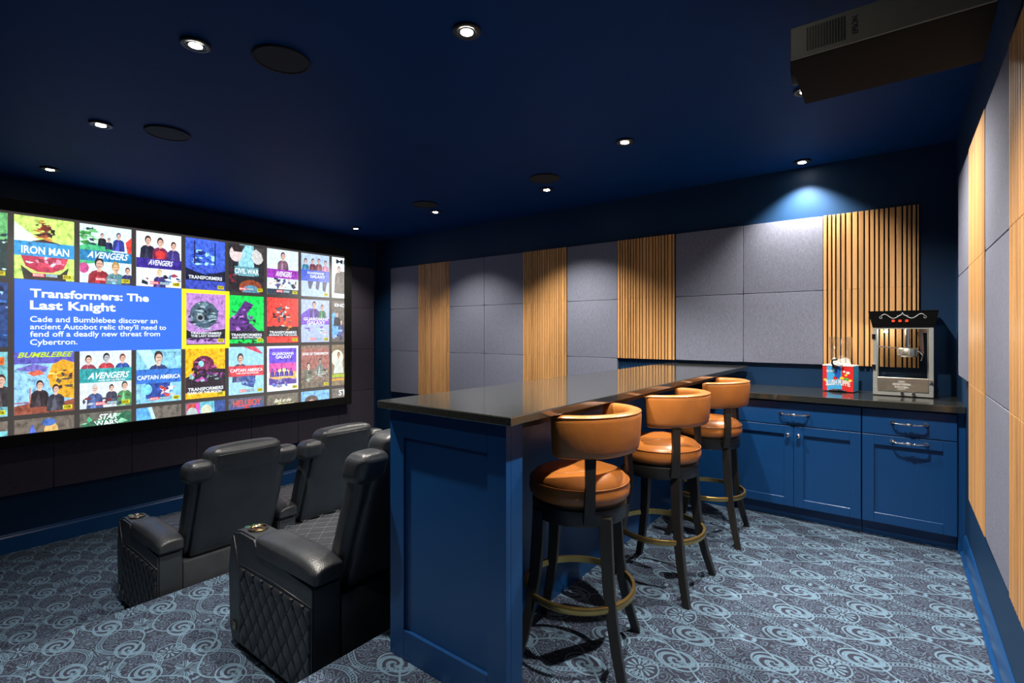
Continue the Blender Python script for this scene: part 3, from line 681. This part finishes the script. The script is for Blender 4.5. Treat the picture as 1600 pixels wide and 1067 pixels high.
# ------------------------------------------------------------------ cabinets and worktop
def handle_mesh():
    bm = bmesh.new(); w = .088; pts = []
    pts = [(-w, 0, 0), (-w, -.018, 0), (-w+.008, -.027, -.003), (-w*.7, -.030, -.006), (-w*.35, -.031, -.007), (0, -.032, -.007), (w*.35, -.031, -.007), (w*.7, -.030, -.006), (w-.008, -.027, -.003), (w, -.018, 0), (w, 0, 0)]
    tube(bm, pts, .0045, 10, rad=[.006, .0055, .005, .0045, .0048, .0055, .0048, .0045, .005, .0055, .006])
    for sx in (-1, 1):
        lathe_x(bm, sx*w*.33, -.031, -.007, .009, .006); cyl(bm, (sx*w, -.003, 0), .012, .006, 'y', 20); cyl(bm, (sx*(w-.014), -.029, .004), .004, .016, 'z', 10)
    bmesh.ops.create_uvsphere(bm, u_segments=16, v_segments=10, radius=1, matrix=Matrix.Translation((0, -.032, -.006)) @ Matrix.Diagonal((.020, .010, .011, 1)))
    return bm
def lathe_x(bm, x, y, z, r, w):
    bmesh.ops.create_uvsphere(bm, u_segments=12, v_segments=8, radius=1, matrix=Matrix.Translation((x, y, z)) @ Matrix.Diagonal((w, r, r, 1)))
def knob_mesh():
    bm = bmesh.new(); prof = [(.0, -.030), (.010, -.0295), (.0145, -.026), (.015, -.021), (.011, -.016), (.006, -.011), (.006, -.004), (.011, -.002), (.011, 0)]
    lathe(bm, prof, seg=24); bmesh.ops.rotate(bm, verts=bm.verts, cent=(0, 0, 0), matrix=Matrix.Rotation(-PI/2, 3, 'X')); 
    for v in bm.verts: v.co.z = v.co.z
    return bm
YF = 4.18
def build_cabinets():
    def carc(t, x0, x1, ox):
        bm = bmesh.new(); box(bm, x0+.001, x1-.001, YF+.023, YB-.002, .10, .8795); box(bm, x0+.001, x1-.001, YF+.07, YB-.002, 0, .10)
        for v in bm.verts: v.co -= Vector((ox, YF, 0))
        link('carcass', bm, M['cab'], t)
    def off(bm, ox):
        for v in bm.verts: v.co -= Vector((ox, YF, 0))
        return bm
    g = .002
    # two-door unit
    a, b = -1.025, -.203; ox = (a+b)/2
    t = thing('base_cabinet', 'wide blue base cabinet with one drawer above two doors', 'cabinet', (ox, YF, 0))
    carc(t, a, b, ox)
    d = link('drawer', off(B(a+g, b-g, YF, YF+.022, .700, .868, .002, 1), ox), M['cab'], t)
    h = auto(link('handle', handle_mesh(), M['chrome'], d, True, (-.608-ox, 0, .787)), 60)
    mid = -.611
    for (x0, x1, kx) in ((a+g, mid-g/2, -.648), (mid+g/2, b-g, -.578)):
        bm = bmesh.new(); shaker(bm, x0, x1, YF, .104, .694, .062)
        dd = link('door', off(bm, ox), M['cab'], t)
        k = link('knob', knob_mesh(), M['chrome'], dd, True, (kx-ox, 0, .628)); k.rotation_euler = (0, 0, 0)
    # narrow unit
    a, b = -.200, .292; ox = (a+b)/2
    t = thing('base_cabinet', 'narrow blue base cabinet with two bar handles beside the right wall', 'cabinet', (ox, YF, 0))
    carc(t, a, b, ox)
    d = link('drawer', off(B(a+g, b-g, YF, YF+.022, .700, .868, .002, 1), ox), M['cab'], t)
    auto(link('handle', handle_mesh(), M['chrome'], d, True, (.052-ox, 0, .789)), 60)
    bm = bmesh.new(); shaker(bm, a+g, b-g, YF, .104, .694, .066)
    d = link('door', off(bm, ox), M['cab'], t)
    auto(link('handle', handle_mesh(), M['chrome'], d, True, (.052-ox, 0, .664)), 60)
    o = link('filler_panel', B(.293, XR-.001, YF+.012, YB-.002, 0, .8795), M['cab']); tag(o, 'narrow blue filler strip between cabinet and right wall', 'cabinet filler')
    o = link('filler_panel', B(-1.418, -1.027, YF+.012, YB-.06, 0, .8795), M['cab']); tag(o, 'plain blue cabinet side between bar and two-door cabinet', 'cabinet filler')
    o = link('worktop', B(-1.418, XR-.001, 4.148, YB-.001, .880, .925, .004, 2), M['gran']); tag(o, 'black granite worktop on the blue cabinets, below the popcorn machine', 'worktop')
build_cabinets()

# ------------------------------------------------------------------ bar stools
def build_stool():
    t = thing('bar_stool', '', 'bar stool', group='tan leather bar stools along the bar')
    # local frame: backrest on +x
    prof = [(.0, .790), (.09, .797), (.15, .794), (.188, .780), (.208, .761), (.2135, .753), (.2125, .747), (.2175, .728), (.215, .702), (.204, .687), (0, .684)]
    o = link('seat', lathe(bmesh.new(), prof, seg=64), M['tan'], t, True)
    bm = bmesh.new(); tube(bm, [(.2125*math.cos(a), .2125*math.sin(a), .7535) for a in [2*PI*k/64 for k in range(64)]], .0035, 6, True)
    link('welt', bm, M['tan'], o, True)
    bm = bmesh.new(); pts = []                                      # seam of the inset seat panel
    zs = lambda r: next(z0_+(z1_-z0_)*(r-r0_)/(r1_-r0_) for (r0_, z0_), (r1_, z1_) in zip(prof, prof[1:]) if r0_ <= r <= r1_)
    for k in range(33):
        a = -1.95+3.9*k/32; x = -.075+.135*math.cos(a); y = .150*math.sin(a); r = math.hypot(x, y)
        if r < .205: pts.append((x, y, zs(r)+.0005))
    tube(bm, pts, .0022, 6); link('panel_seam', bm, M['tan'], o, True)
    auto(link('apron', lathe(bmesh.new(), [(0, .606), (.199, .606), (.203, .611), (.203, .668), (.194, .674), (.194, .683), (0, .683)], seg=64), M['dark'], t, True), 40)
    # sabre legs
    for sx, sy in ((1, 1), (1, -1), (-1, 1), (-1, -1)):
        bm = bmesh.new(); rings = []
        for z, off, w in ((.640, .138, .024), (.50, .144, .0235), (.38, .152, .0225), (.26, .166, .021), (.13, .190, .0195), (0, .222, .0175)):
            cx, cy = sx*off, sy*off
            rings.append([bm.verts.new((cx+a*w, cy+b*w, z)) for a, b in ((-1, -1), (1, -1), (1, 1), (-1, 1))])
        for A, Bq in zip(rings, rings[1:]):
            for i in range(4): bm.faces.new((A[i], A[(i+1) % 4], Bq[(i+1) % 4], Bq[i]))
        bm.faces.new(rings[0]); bm.faces.new(rings[-1])
        bmesh.ops.bevel(bm, geom=[e for e in bm.edges if abs(e.verts[0].co.z-e.verts[1].co.z) > .05], offset=.003, segments=1, affect='EDGES')
        auto(link('leg', bm, M['dark'], t, True), 35)
    auto(link('foot_ring', lathe(bmesh.new(), [(.226, .278), (.238, .278), (.241, .282), (.241, .302), (.238, .306), (.226, .306)], seg=72, closed=True), M['brass'], t, True), 40)
    # curved backrest: a padded horseshoe band
    bm = bmesh.new(); N = 44; a0 = math.radians(92); dx, R = .012, .220; rings = []
    K = 18
    for i in range(N+1):
        u = -1+2*i/N; a = u*a0
        e = min(1, (1-abs(u))*9)                                    # rounded ends
        th = .031*math.sqrt(max(.05, e*(2-e))); hh = .086*(1-.10*(1-e)**2)
        zc = .967 + .006*math.cos(a)
        ring = []
        for k in range(K):
            q = 2*PI*k/K; cq, sq = math.cos(q), math.sin(q)
            rr = math.copysign(abs(cq)**.55, cq)*th; zz = math.copysign(abs(sq)**.38, sq)*hh
            lean = .07*zz
            r_ = R + rr + lean
            ring.append(bm.verts.new((dx+r_*math.cos(a), r_*math.sin(a), zc+zz)))
        rings.append(ring)
    for A, Bq in zip(rings, rings[1:]):
        for k in range(K): bm.faces.new((A[k], A[(k+1) % K], Bq[(k+1) % K], Bq[k]))
    bm.faces.new(rings[0]); bm.faces.new(rings[-1])
    br = link('backrest', bm, M['tan'], t, True)
    bm = bmesh.new()
    pts = []
    for i in range(N+1):
        a = (-1+2*i/N)*a0*.985; r_ = R+.031*.80+.07*.085
        pts.append((dx+r_*math.cos(a), r_*math.sin(a), .967+.006*math.cos(a)+.0785))
    tube(bm, pts, .0028, 6); link('welt', bm, M['tan'], br, True)
    for s in (-1, 1):                                              # two posts from the apron up into the band
        bm = bmesh.new(); rings = []
        a = s*math.radians(50)
        for z, r_, w in ((.625, .2155, .021), (.71, .232, .021), (.77, .233, .019), (.83, .226, .020), (.92, .222, .022)):
            ca, sa = math.cos(a), math.sin(a)
            off = dx*min(1, max(0, (z-.66)/.24))
            c = Vector((off*.55+r_*ca, r_*sa, z)); tg = Vector((-sa, ca, 0)); rd = Vector((ca, sa, 0))
            rings.append([bm.verts.new(c+tg*w*p+rd*.011*q) for p, q in ((-1, -1), (1, -1), (1, 1), (-1, 1))])
        for A, Bq in zip(rings, rings[1:]):
            for i in range(4): bm.faces.new((A[i], A[(i+1) % 4], Bq[(i+1) % 4], Bq[i]))
        bm.faces.new(rings[0]); bm.faces.new(rings[-1])
        auto(link('back_post', bm, M['dark'], t, True), 35)
    return t
s0 = build_stool(); s0.location = (-1.105, 1.915, 0); s0['label'] = 'nearest tan leather bar stool, beside the end of the bar'
for ch in s0.children:
    if ch.name.startswith('leg'): ch.rotation_euler = (0, 0, math.radians(18))      # the seat is swivelled against its base
s1 = dup(s0, (-1.065, 2.755, 0), math.radians(0), 'middle tan leather bar stool of the three')
s2 = dup(s0, (-1.055, 3.62, 0), math.radians(6), 'farthest tan leather bar stool, next to the blue cabinets')

for s_ in (s1, s2):
    for ch in s_.children:
        if ch.name.startswith('leg'): ch.rotation_euler = (0, 0, 0)

# ------------------------------------------------------------------ home-cinema recliners
PITCH = .79
def build_recliner(far_arm):
    """local frame: faces -x, near side at y = 0, back of the arm at x = 0"""
    t = thing('recliner', '', 'recliner', group='charcoal leather cinema recliners')
    ML = M['lea']
    def arm(y0):
        bm = bmesh.new()
        poly = [(-.012, .03), (-.800, .03), (-.828, .10), (-.832, .40), (-.815, .56), (-.775, .618), (-.700, .634), (-.545, .632), (-.525, .575), (-.30, .560), (0.0, .545), (0.0, .05)]
        prism(bm, poly, 'y', y0+.004, y0+.146)
        bmesh.ops.bevel(bm, geom=[e for e in bm.edges], offset=.010, segments=2, affect='EDGES', clamp_overlap=True)
        a = auto(link('armrest', bm, ML, t, True), 40)
        bm = bmesh.new()
        def xf(p):
            k = max(0, min(1, (p.z-.56)/.05)); e = max(0, min(1, (p.x+.16)/.16)); dn = max(0, min(1, (-p.x-.40)/.13))
            return Vector((p.x, p.y, p.z + k*(.026*max(0, 1-((p.y-y0-.092)/.09)**2)*(1-.5*dn) - .026*e*e) - .02*(p.x+.53)*0))
        cushion(bm, (-.258, y0+.076, .594), (.560, .152, .090), .020, 12, (.004, .002, .004), xf)
        link('arm_pad', bm, ML, a, True)
        bm = bmesh.new(); lathe(bm, [(.046, .000), (.050, .006), (.045, .009), (.040, .006), (.038, -.002), (0, -.002)], (-.655, y0+.078, .634), 32)
        link('cup_holder', bm, M['bronze'], a, True)
        bm = bmesh.new(); cyl(bm, (-.735, y0+.060, .628), .016, .008, 'z', 20); cyl(bm, (-.735, y0+.095, .628), .010, .008, 'z', 16)
        link('control_button', bm, M['chrome'], a)
        # quilted inset with raised diamonds
        bm = bmesh.new(); W, Hh = .094, .125; x0, x1, z0 = -.690, -.022, .055
        top = lambda x: .455 - .015*(x+.36)
        n = int((x1-x0)/W)+1; side = -1 if y0 < .3 else 1; yy = y0+.004 if side < 0 else y0+.146
        for i in range(-1, 2*n+2):
            for j in range(-1, 5):
                cx = x0+(i/2)*W; cz = z0+(j+(.5 if i % 2 else 0))*Hh
                q = [(cx-W/2, cz), (cx, cz-Hh/2), (cx+W/2, cz), (cx, cz+Hh/2)]
                for ax, lim, sg in ((0, x0, 1), (0, x1, -1), (1, z0, 1), (1, .45, -1)):
                    o_ = []
                    for k in range(len(q)):
                        A, Bq = q[k-1], q[k]; ia = sg*(A[ax]-lim) >= 0; ib = sg*(Bq[ax]-lim) >= 0
                        if ia != ib:
                            f = (lim-A[ax])/(Bq[ax]-A[ax]); o_.append((A[0]+f*(Bq[0]-A[0]), A[1]+f*(Bq[1]-A[1])))
                        if ib: o_.append(Bq)
                    q = o_
                    if len(q) < 3: break
                if len(q) < 3: continue
                mx = sum(p[0] for p in q)/len(q); mz = sum(p[1] for p in q)/len(q)
                ins = [(p[0]+(mx-p[0])*.16, p[1]+(mz-p[1])*.16) for p in q]
                mid = [(p[0]+(mx-p[0])*.55, p[1]+(mz-p[1])*.55) for p in q]
                va = [bm.verts.new((p[0], yy+side*.0005, p[1])) for p in q]; vb = [bm.verts.new((p[0], yy+side*.006, p[1])) for p in ins]
                vc = [bm.verts.new((p[0], yy+side*.0105, p[1])) for p in mid]; c = bm.verts.new((mx, yy+side*.012, mz)); m_ = len(q)
                for k in range(m_):
                    k2 = (k+1) % m_
                    for f in ((va[k], va[k2], vb[k2], vb[k]), (vb[k], vb[k2], vc[k2], vc[k]), (vc[k], vc[k2], c)): bm.faces.new(f)
        auto(link('quilted_side', bm, ML, a, True), 32)
        # piping round the outer face and a small badge
        bm = bmesh.new(); pts = [(-.70, yy-.0005*0, .05), (-.705, yy, .42), (-.77, yy, .595)]
        tube(bm, pts, .0035, 6); tube(bm, [(-.70, yy, .462), (-.36, yy, .470), (-.015, yy, .455)], .0035, 6); link('piping', bm, ML, a, True)
        bm = bmesh.new(); box(bm, -.772, -.738, yy+side*.0035-.003, yy+side*.0035+.003, .095, .145, .002, 1); link('badge', bm, M['bronze'], a)
    arm(0)
    if far_arm: arm(PITCH)
    w0, w1 = .150, PITCH-.002
    wc = (w0+w1)/2
    bm = B(-.74, -.005, w0, w1, .03, .455, .012, 2); auto(link('base', bm, ML, t, True), 40)
    bm = bmesh.new(); cushion(bm, (-.455, wc, .475), (.70, w1-w0-.008, .14), .045, 10, (0, 0, .02)); s = link('seat_cushion', bm, ML, t, True)
    bm = bmesh.new()                                                # quilt seams on the seat
    for k in range(-4, 9):
        for sg in (1, -1):
            pts = []
            x0_, y0_ = -.79, w0+.03+k*.11 if sg > 0 else w1-.03-k*.11
            seg_ = [(x0_+d, y0_+sg*d) for d in [i*.03 for i in range(22)]]
            seg_ = [p for p in seg_ if w0+.03 < p[1] < w1-.03 and p[0] < -.17]
            if len(seg_) > 1:
                pts = [(x, y, .5465+.0185*(1-((x+.455)/.35)**2)*(1-((y-wc)/((w1-w0)/2))**2)) for x, y in seg_]
                tube(bm, pts, .0022, 5)
    link('seat_stitching', bm, M['stitch'], s, True)
    bm = bmesh.new(); cushion(bm, (-.800, wc, .27), (.07, w1-w0-.02, .40), .03, 6, (.01, 0, 0)); link('footrest', bm, ML, t, True)
    # leaning back
    lean = .36; bx = -.005
    sh = lambda p: Vector((p.x + (p.z-.49)*lean, p.y, p.z))
    bm = bmesh.new(); cushion(bm, (bx-.045, wc, .79), (.085, .555, .66), .022, 8, (.006, 0, 0), sh)
    b = link('back_shell', bm, ML, t, True)
    bm = bmesh.new(); cushion(bm, (bx-.130, wc, .80), (.13, .50, .62), .05, 8, (.02, 0, 0), sh); link('back_cushion', bm, ML, t, True)
    for sgn in (-1, 1):
        yc = wc+sgn*.270
        bm = bmesh.new()
        def xf(p, sgn=sgn):
            k = max(0, min(1, (p.z-.95)/.14)); k = k*k*(3-2*k)
            q = Vector((p.x + .012*k, p.y + sgn*.026*k, p.z)); return sh(q)
        cushion(bm, (bx-.100, yc, .805), (.115, .096, .66), .034, 9, (.006, .008, 0), xf); w_ = link('side_bolster', bm, ML, t, True)
        bm = bmesh.new()
        def xw(p, sgn=sgn): return sh(p)
        cushion(bm, (bx-.066, wc+sgn*.290, 1.075), (.150, .158, .130), .036, 9, (.006, .006, .014), xw); link('wing', bm, ML, w_, True)
    bm = bmesh.new(); cushion(bm, (bx-.090, wc, 1.115), (.170, .470, .200), .046, 12, (.012, .010, .016), sh)
    hr = link('headrest', bm, ML, t, True)
    bm = bmesh.new(); pts = []
    for k in range(20):
        u = -1+2*k/19; pts.append(sh(Vector((bx-.004+.012*(1-u*u), wc+u*.205, 1.172+.004*(1-u*u)))))
    tube(bm, pts, .0028, 6); link('seam', bm, ML, hr, True)
    return t
r_mid = build_recliner(False); r_end = build_recliner(True)
r_mid.location = (-2.055, 1.222, Z1); r_mid['label'] = 'near charcoal recliner on the middle step, with lit armrest by the bar'
dup(r_end, (-2.055, 1.222+PITCH, Z1), 0, 'charcoal recliner on the middle step, mostly hidden behind the bar end')
dup(r_mid, (E1-.022, 1.165, Z0), 0, 'left charcoal recliner in the front row, back turned, on the lowest level')
r_end.location = (E1-.022, 1.165+PITCH, Z0); r_end['label'] = 'second charcoal recliner in the front row, to the right of the left one'

# ------------------------------------------------------------------ projector on the ceiling
def build_projector():
    x0, x1, y0, y1, zb, zt = -.325, .245, 2.145, 2.620, 2.402, 2.525
    t = thing('projector', 'dark ceiling-mounted projector with a pale grilled side, top right', 'projector', (-.04, 2.38, zb))
    ctr = Vector((-.04, 2.38, zb))
    L = lambda bm: [setattr(v, 'co', v.co-ctr) for v in bm.verts] and bm
    bm = bmesh.new(); prism(bm, [(y0, zb+.002), (y0, zt), (y1, zt), (y1, zb+.03), (y1-.09, zb-.02), (y0+.03, zb-.004)], 'x', x0, x1)
    auto(link('body', L(bm), M['greyd'], t), 30)
    bm = B(x0+.002, x1-.002, y0-.008, y0+.001, zb+.002, zt-.002, .003, 2); sp_ = link('side_cover', L(bm), M['grey'], t)
    bm = bmesh.new()
    for k in range(14):
        x = x0+.055+k*.0088; box(bm, x, x+.0052, y0-.0096, y0-.0078, zb+.020, zb+.104)
    link('grille', L(bm), M['blackp'], sp_)
    bm = bmesh.new(); put_text(bm, 'EPSON', lambda a, b: (x0+.212-b, y0-.0093, zb+.03+a), 0, .062, 0, .018, .012); link('lettering', L(bm), M['blackp'], sp_)
    bm = bmesh.new()
    for k in range(8): box(bm, x0+.03+k*.012, x0+.038+k*.012, y1-.0005, y1+.001, zb+.036, zb+.041)
    link('port_marks', L(bm), M['silverp'], t)
    bm = bmesh.new(); cyl(bm, (x0-.012, (y0+y1)/2, zb+.07), .055, .03, 'x', 32); link('lens', L(bm), M['blackp'], t)
    bm = bmesh.new(); cyl(bm, (-.02, 2.38, (zt+ZC)/2), .022, ZC-zt, 'z', 20); cyl(bm, (-.02, 2.38, ZC-.011), .08, .02, 'z', 28); box(bm, -.12, .08, 2.28, 2.48, zt-.001, zt+.016)
    link('ceiling_mount', L(bm), M['blackp'], t)
build_projector()

# ------------------------------------------------------------------ popcorn machine
def build_popcorn():
    X0, X1, Y0, Y1, Z = -.150, .192, 4.530, 4.785, .925
    ctr = Vector(((X0+X1)/2, (Y0+Y1)/2, Z))
    t = thing('popcorn_machine', 'silver glass-sided popcorn machine with black canopy on the worktop', 'popcorn machine', ctr)
    L = lambda bm: [setattr(v, 'co', v.co-ctr) for v in bm.verts] and bm
    zb, zc, zt = Z+.045, 1.420, 1.532
    bm = bmesh.new(); box(bm, X0, X1, Y0, Y1, Z+.004, zb, .003, 1)
    for x in (X0+.03, X1-.03):
        for y in (Y0+.03, Y1-.03): cyl(bm, (x, y, Z+.0035), .012, .006, 'z', 12)
    link('base', L(bm), M['steel'], t)
    bm = bmesh.new(); w = .026
    for x in (X0, X1-w):
        for y in (Y0, Y1-w): box(bm, x, x+w, y, y+w, zb, zc, .002, 1)
    box(bm, X0+w, X1-w, Y0+.002, Y0+.012, zc-.012, zc)
    link('frame', L(bm), M['steel'], t)
    bm = bmesh.new()
    box(bm, X0+w, X1-w, Y0+.006, Y0+.009, 1.062, zc); box(bm, X0+w, X1-w, Y1-.010, Y1-.007, zb, zc)
    box(bm, X0+.008, X0+.011, Y0+w, Y1-w, zb, zc); box(bm, X1-.011, X1-.008, Y0+w, Y1-w, zb, zc)
    link('glass', L(bm), M['glass'], t)
    bm = bmesh.new(); box(bm, X0+w+.001, X1-w-.001, Y0-.006, Y0+.010, .962, 1.060, .003, 2); dr = link('drop_door', L(bm), M['mirror'], t)
    bm = bmesh.new(); fn = lambda a, b: (a, Y0-.0066, b); cx = (X0+X1)/2
    for s, z, h, wd in (('GREAT', 1.026, .012, .040), ('NORTHERN', 1.005, .016, .100), ('POPCORN', .986, .013, .078), ('COMPANY', .975, .007, .05)): put_text(bm, s, fn, cx-wd/2-.005, cx+wd/2-.005, z, z+h, .02)
    link('lettering', L(bm), M['white'], dr)
    bm = bmesh.new(); cyl(bm, (X1-w+.012, Y0-.010, 1.045), .007, .02, 'y', 14); box(bm, X1-w-.004, X1-w+.02, Y0-.02, Y0-.014, 1.041, 1.049); link('latch', L(bm), M['chrome'], dr)
    for z in (1.352, 1.13): link('hinge', L(B(X0-.006, X0+.016, Y0-.008, Y0+.004, z-.02, z+.02, .002, 1)), M['chrome'], t)
    bm = bmesh.new()
    for x in (cx-.002, cx+.062): cyl(bm, (x, Y0-.012, Z+.024), .010, .026, 'y', 16); 
    link('base_knob', L(bm), M['chrome'], t)
    # canopy: flares outwards to the top
    bm = bmesh.new(); lo = [(X0-.002, Y0-.004), (X1+.004, Y0-.004), (X1+.004, Y1), (X0-.002, Y1)]; hi = [(X0-.026, Y0-.03), (X1+.026, Y0-.03), (X1+.026, Y1), (X0-.026, Y1)]
    va = [bm.verts.new((*p, zc)) for p in lo]; vb = [bm.verts.new((*p, zt)) for p in hi]
    bm.faces.new(va); bm.faces.new(vb)
    for k in range(4): bm.faces.new((va[k], va[(k+1) % 4], vb[(k+1) % 4], vb[k]))
    box(bm, X0-.028, X1+.028, Y0-.033, Y1, zt, zt+.005)
    c = link('canopy', L(bm), M['canopy'], t)
    slope = lambda z: Y0-.004-(z-zc)/(zt-zc)*.026-.002
    bm = bmesh.new()
    for sg in (-1, 1):
        pts = []
        for k in range(25):
            u = k/24; x = cx+sg*(.004+.118*u); z = 1.494+.022*math.sin(u*2.2*PI+2.2)*(.35+.65*u)+.010*(1-u)**3
            pts.append((x, slope(z), z))
        tube(bm, pts, .0019, 6, rad=[.0028-.0012*abs(k/24-.3) for k in range(25)])
        pts = []
        for k in range(18):
            a = k/17*2.0*PI; r = .011*(1-k/24); x = cx+sg*(.122+r*math.sin(a)); z = 1.494+.022*math.sin(2.2*PI+2.2)-.011+r*math.cos(a)
            pts.append((x, slope(z), z))
        tube(bm, pts, .0014, 6)
        pts = [(cx+sg*.0, slope(1.524), 1.524), (cx+sg*.006, slope(1.508), 1.508), (cx+sg*.022, slope(1.498), 1.498), (cx+sg*.03, slope(1.504), 1.504)]; tube(bm, pts, .0018, 6)
    link('scroll_ornament', L(bm), M['silverp'], c, True)
    for k in range(3):
        x = cx-.052+k*.038; z = 1.464; bm = bmesh.new(); box(bm, x-.009, x+.009, slope(z)-.006, slope(z)+.004, z-.009, z+.009, .002, 1); link('switch', L(bm), M['orange'], c)
    # kettle on its rod, with arm and vent chute
    bm = bmesh.new(); kx, ky = cx+.030, (Y0+Y1)/2
    lathe(bm, [(0, 1.205), (.052, 1.205), (.062, 1.215), (.064, 1.260), (.058, 1.268), (.0, 1.270)], (kx, ky, 0), 32)
    k_ = auto(link('kettle', L(bm), M['mirror'], t, True), 40)
    bm = bmesh.new(); cyl(bm, (kx, ky, 1.345), .017, .15, 'z', 20); link('stirrer_housing', L(bm), M['chrome'], k_)
    bm = bmesh.new(); tube(bm, [(kx-.05, ky, 1.266), (X0+.02, ky-.02, 1.280)], .004, 8); tube(bm, [(kx+.06, ky-.02, 1.25), (kx+.085, ky-.04, 1.22), (kx+.075, ky-.05, 1.18)], .004, 8); link('kettle_arm', L(bm), M['chrome'], k_)
    bm = bmesh.new(); prism(bm, [(X1-.085, 1.39), (X1-.055, 1.39), (X1-.048, 1.23), (X1-.066, 1.23)], 'y', ky-.02, ky+.05); box(bm, X1-.075, X1-.03, ky-.03, ky+.05, 1.38, zc-.001); hl = link('heat_lamp', L(bm), M['chrome'], t)
    ld = bpy.data.lights.new('heat_bulb', 'POINT'); ld.energy = 2.2; ld.shadow_soft_size = .012; ld.color = (1, .9, .72)
    b = bpy.data.objects.new('heat_bulb', ld); COL.objects.link(b); b.parent = t; b.location = Vector((X0+.07, ky, zc-.03))-ctr
build_popcorn()

# ------------------------------------------------------------------ slush machine
def build_slush():
    t = thing('slush_machine', 'small red and blue slush machine with clear cylinder, left of the popcorn machine', 'slush machine', (-.360, 4.665, .925), math.radians(-9))
    w, d, h = .204, .150, .198
    bm = bmesh.new(); x0, x1, y0, y1 = -w/2, w/2, -d/2, d/2
    # housing with an arched foot opening at the front
    prism(bm, [(x0, .006), (x0+.06, .006), (x0+.064, .020), (x1-.064, .020), (x1-.06, .006), (x1, .006), (x1, h), (x0, h)], 'y', y0, y1)
    o = link('housing', bm, M['red'], t)
    bm = bmesh.new(); e = y0-.0006
    def quad(pts, mi, k=0): 
        f = bm.faces.new([bm.verts.new((a, e-k*.0003, b)) for a, b in pts]); f.material_index = mi
    quad([(x0+.030, .008), (x0+.058, .008), (x0+.062, .022), (x0+.13, .022), (x0+.125, h-.002), (x0+.028, h-.002)], 0)
    quad([(x0+.082, h-.002), (x0+.122, h-.002), (x0+.122, .12), (x0+.112, .104), (x0+.092, .104), (x0+.082, .12)], 1, 1)
    for cx, cz, r, mi in ((x1-.035, .150, .013, 6), (x1-.060, .158, .009, 6), (x1-.048, .132, .010, 3), (x0+.085, .105, .016, 2), (x0+.018, .09, .012, 3), (x1-.075, .108, .014, 4), (x1-.045, .100, .015, 5), (x1-.02, .092, .012, 3)):
        quad([(cx+r*math.cos(2*PI*k/14), cz+r*.8*math.sin(2*PI*k/14)) for k in range(14)], mi, 1)
    link('front_print', bm, [M['lblue'], M['dblue'], M['red'], M['yellow'], M['yellow'], M['green'], M['white']], o)
    bm = bmesh.new(); fn = lambda a, b: (a, e-.0012, b)
    put_text(bm, 'SLUSH', lambda a, b: (a, e-.0012, b+.05*(a-x0)), x0+.026, x0+.078, .150, .166, .03)
    put_text(bm, 'SLUSH PUPPiE', lambda a, b: (a, e-.0014, b+.012*math.sin((a-x0)/w*PI)), x0+.022, x1-.020, .040, .084, .03)
    link('lettering', bm, M['white'], o)
    bm = bmesh.new(); f = bm.faces.new([bm.verts.new(p) for p in ((x1+.0006, y0, .006), (x1+.0006, y1, .006), (x1+.0006, y1, h), (x1+.0006, y0, h))]); link('side_print', bm, M['lblue'], o)
    bm = bmesh.new(); box(bm, x0-.002, x1+.002, y0-.004, y1+.002, h, h+.008, .002, 1); lathe(bm, [(.070, h+.0075), (.070, h+.016), (.0, h+.017)], (0, .004, 0), 32); link('top_tray', bm, M['white'], t)
    bm = bmesh.new(); lathe(bm, [(.066, h+.018), (.072, h+.10), (.079, h+.222), (.0815, h+.224), (.0815, h+.220), (.0755, h+.217), (.069, h+.10), (.063, h+.021)], (0, .004, 0), 40, True)
    link('cylinder', bm, M['acryl'], t, True)
    bm = bmesh.new(); box(bm, x0+.045, x1-.045, y0-.012, y0+.03, .010, .016, .002, 1); link('drip_tray', bm, M['blackp'], t)
    bm = bmesh.new(); cyl(bm, (-.014, y0-.016, h-.004), .014, .032, 'y', 18); tube(bm, [(-.014, y0-.03, h), (-.03, y0-.034, h+.02), (-.028, y0-.034, h+.046), (.006, y0-.034, h+.056)], .0075, 10); link('tap_lever', bm, M['blackp'], t, True)
    bm = bmesh.new(); tube(bm, [(-.012, y0-.028, h+.04), (.022, y0-.030, h+.014), (.04, y0-.022, h+.012)], .0075, 10); link('spout', bm, M['white'], t, True)
build_slush()
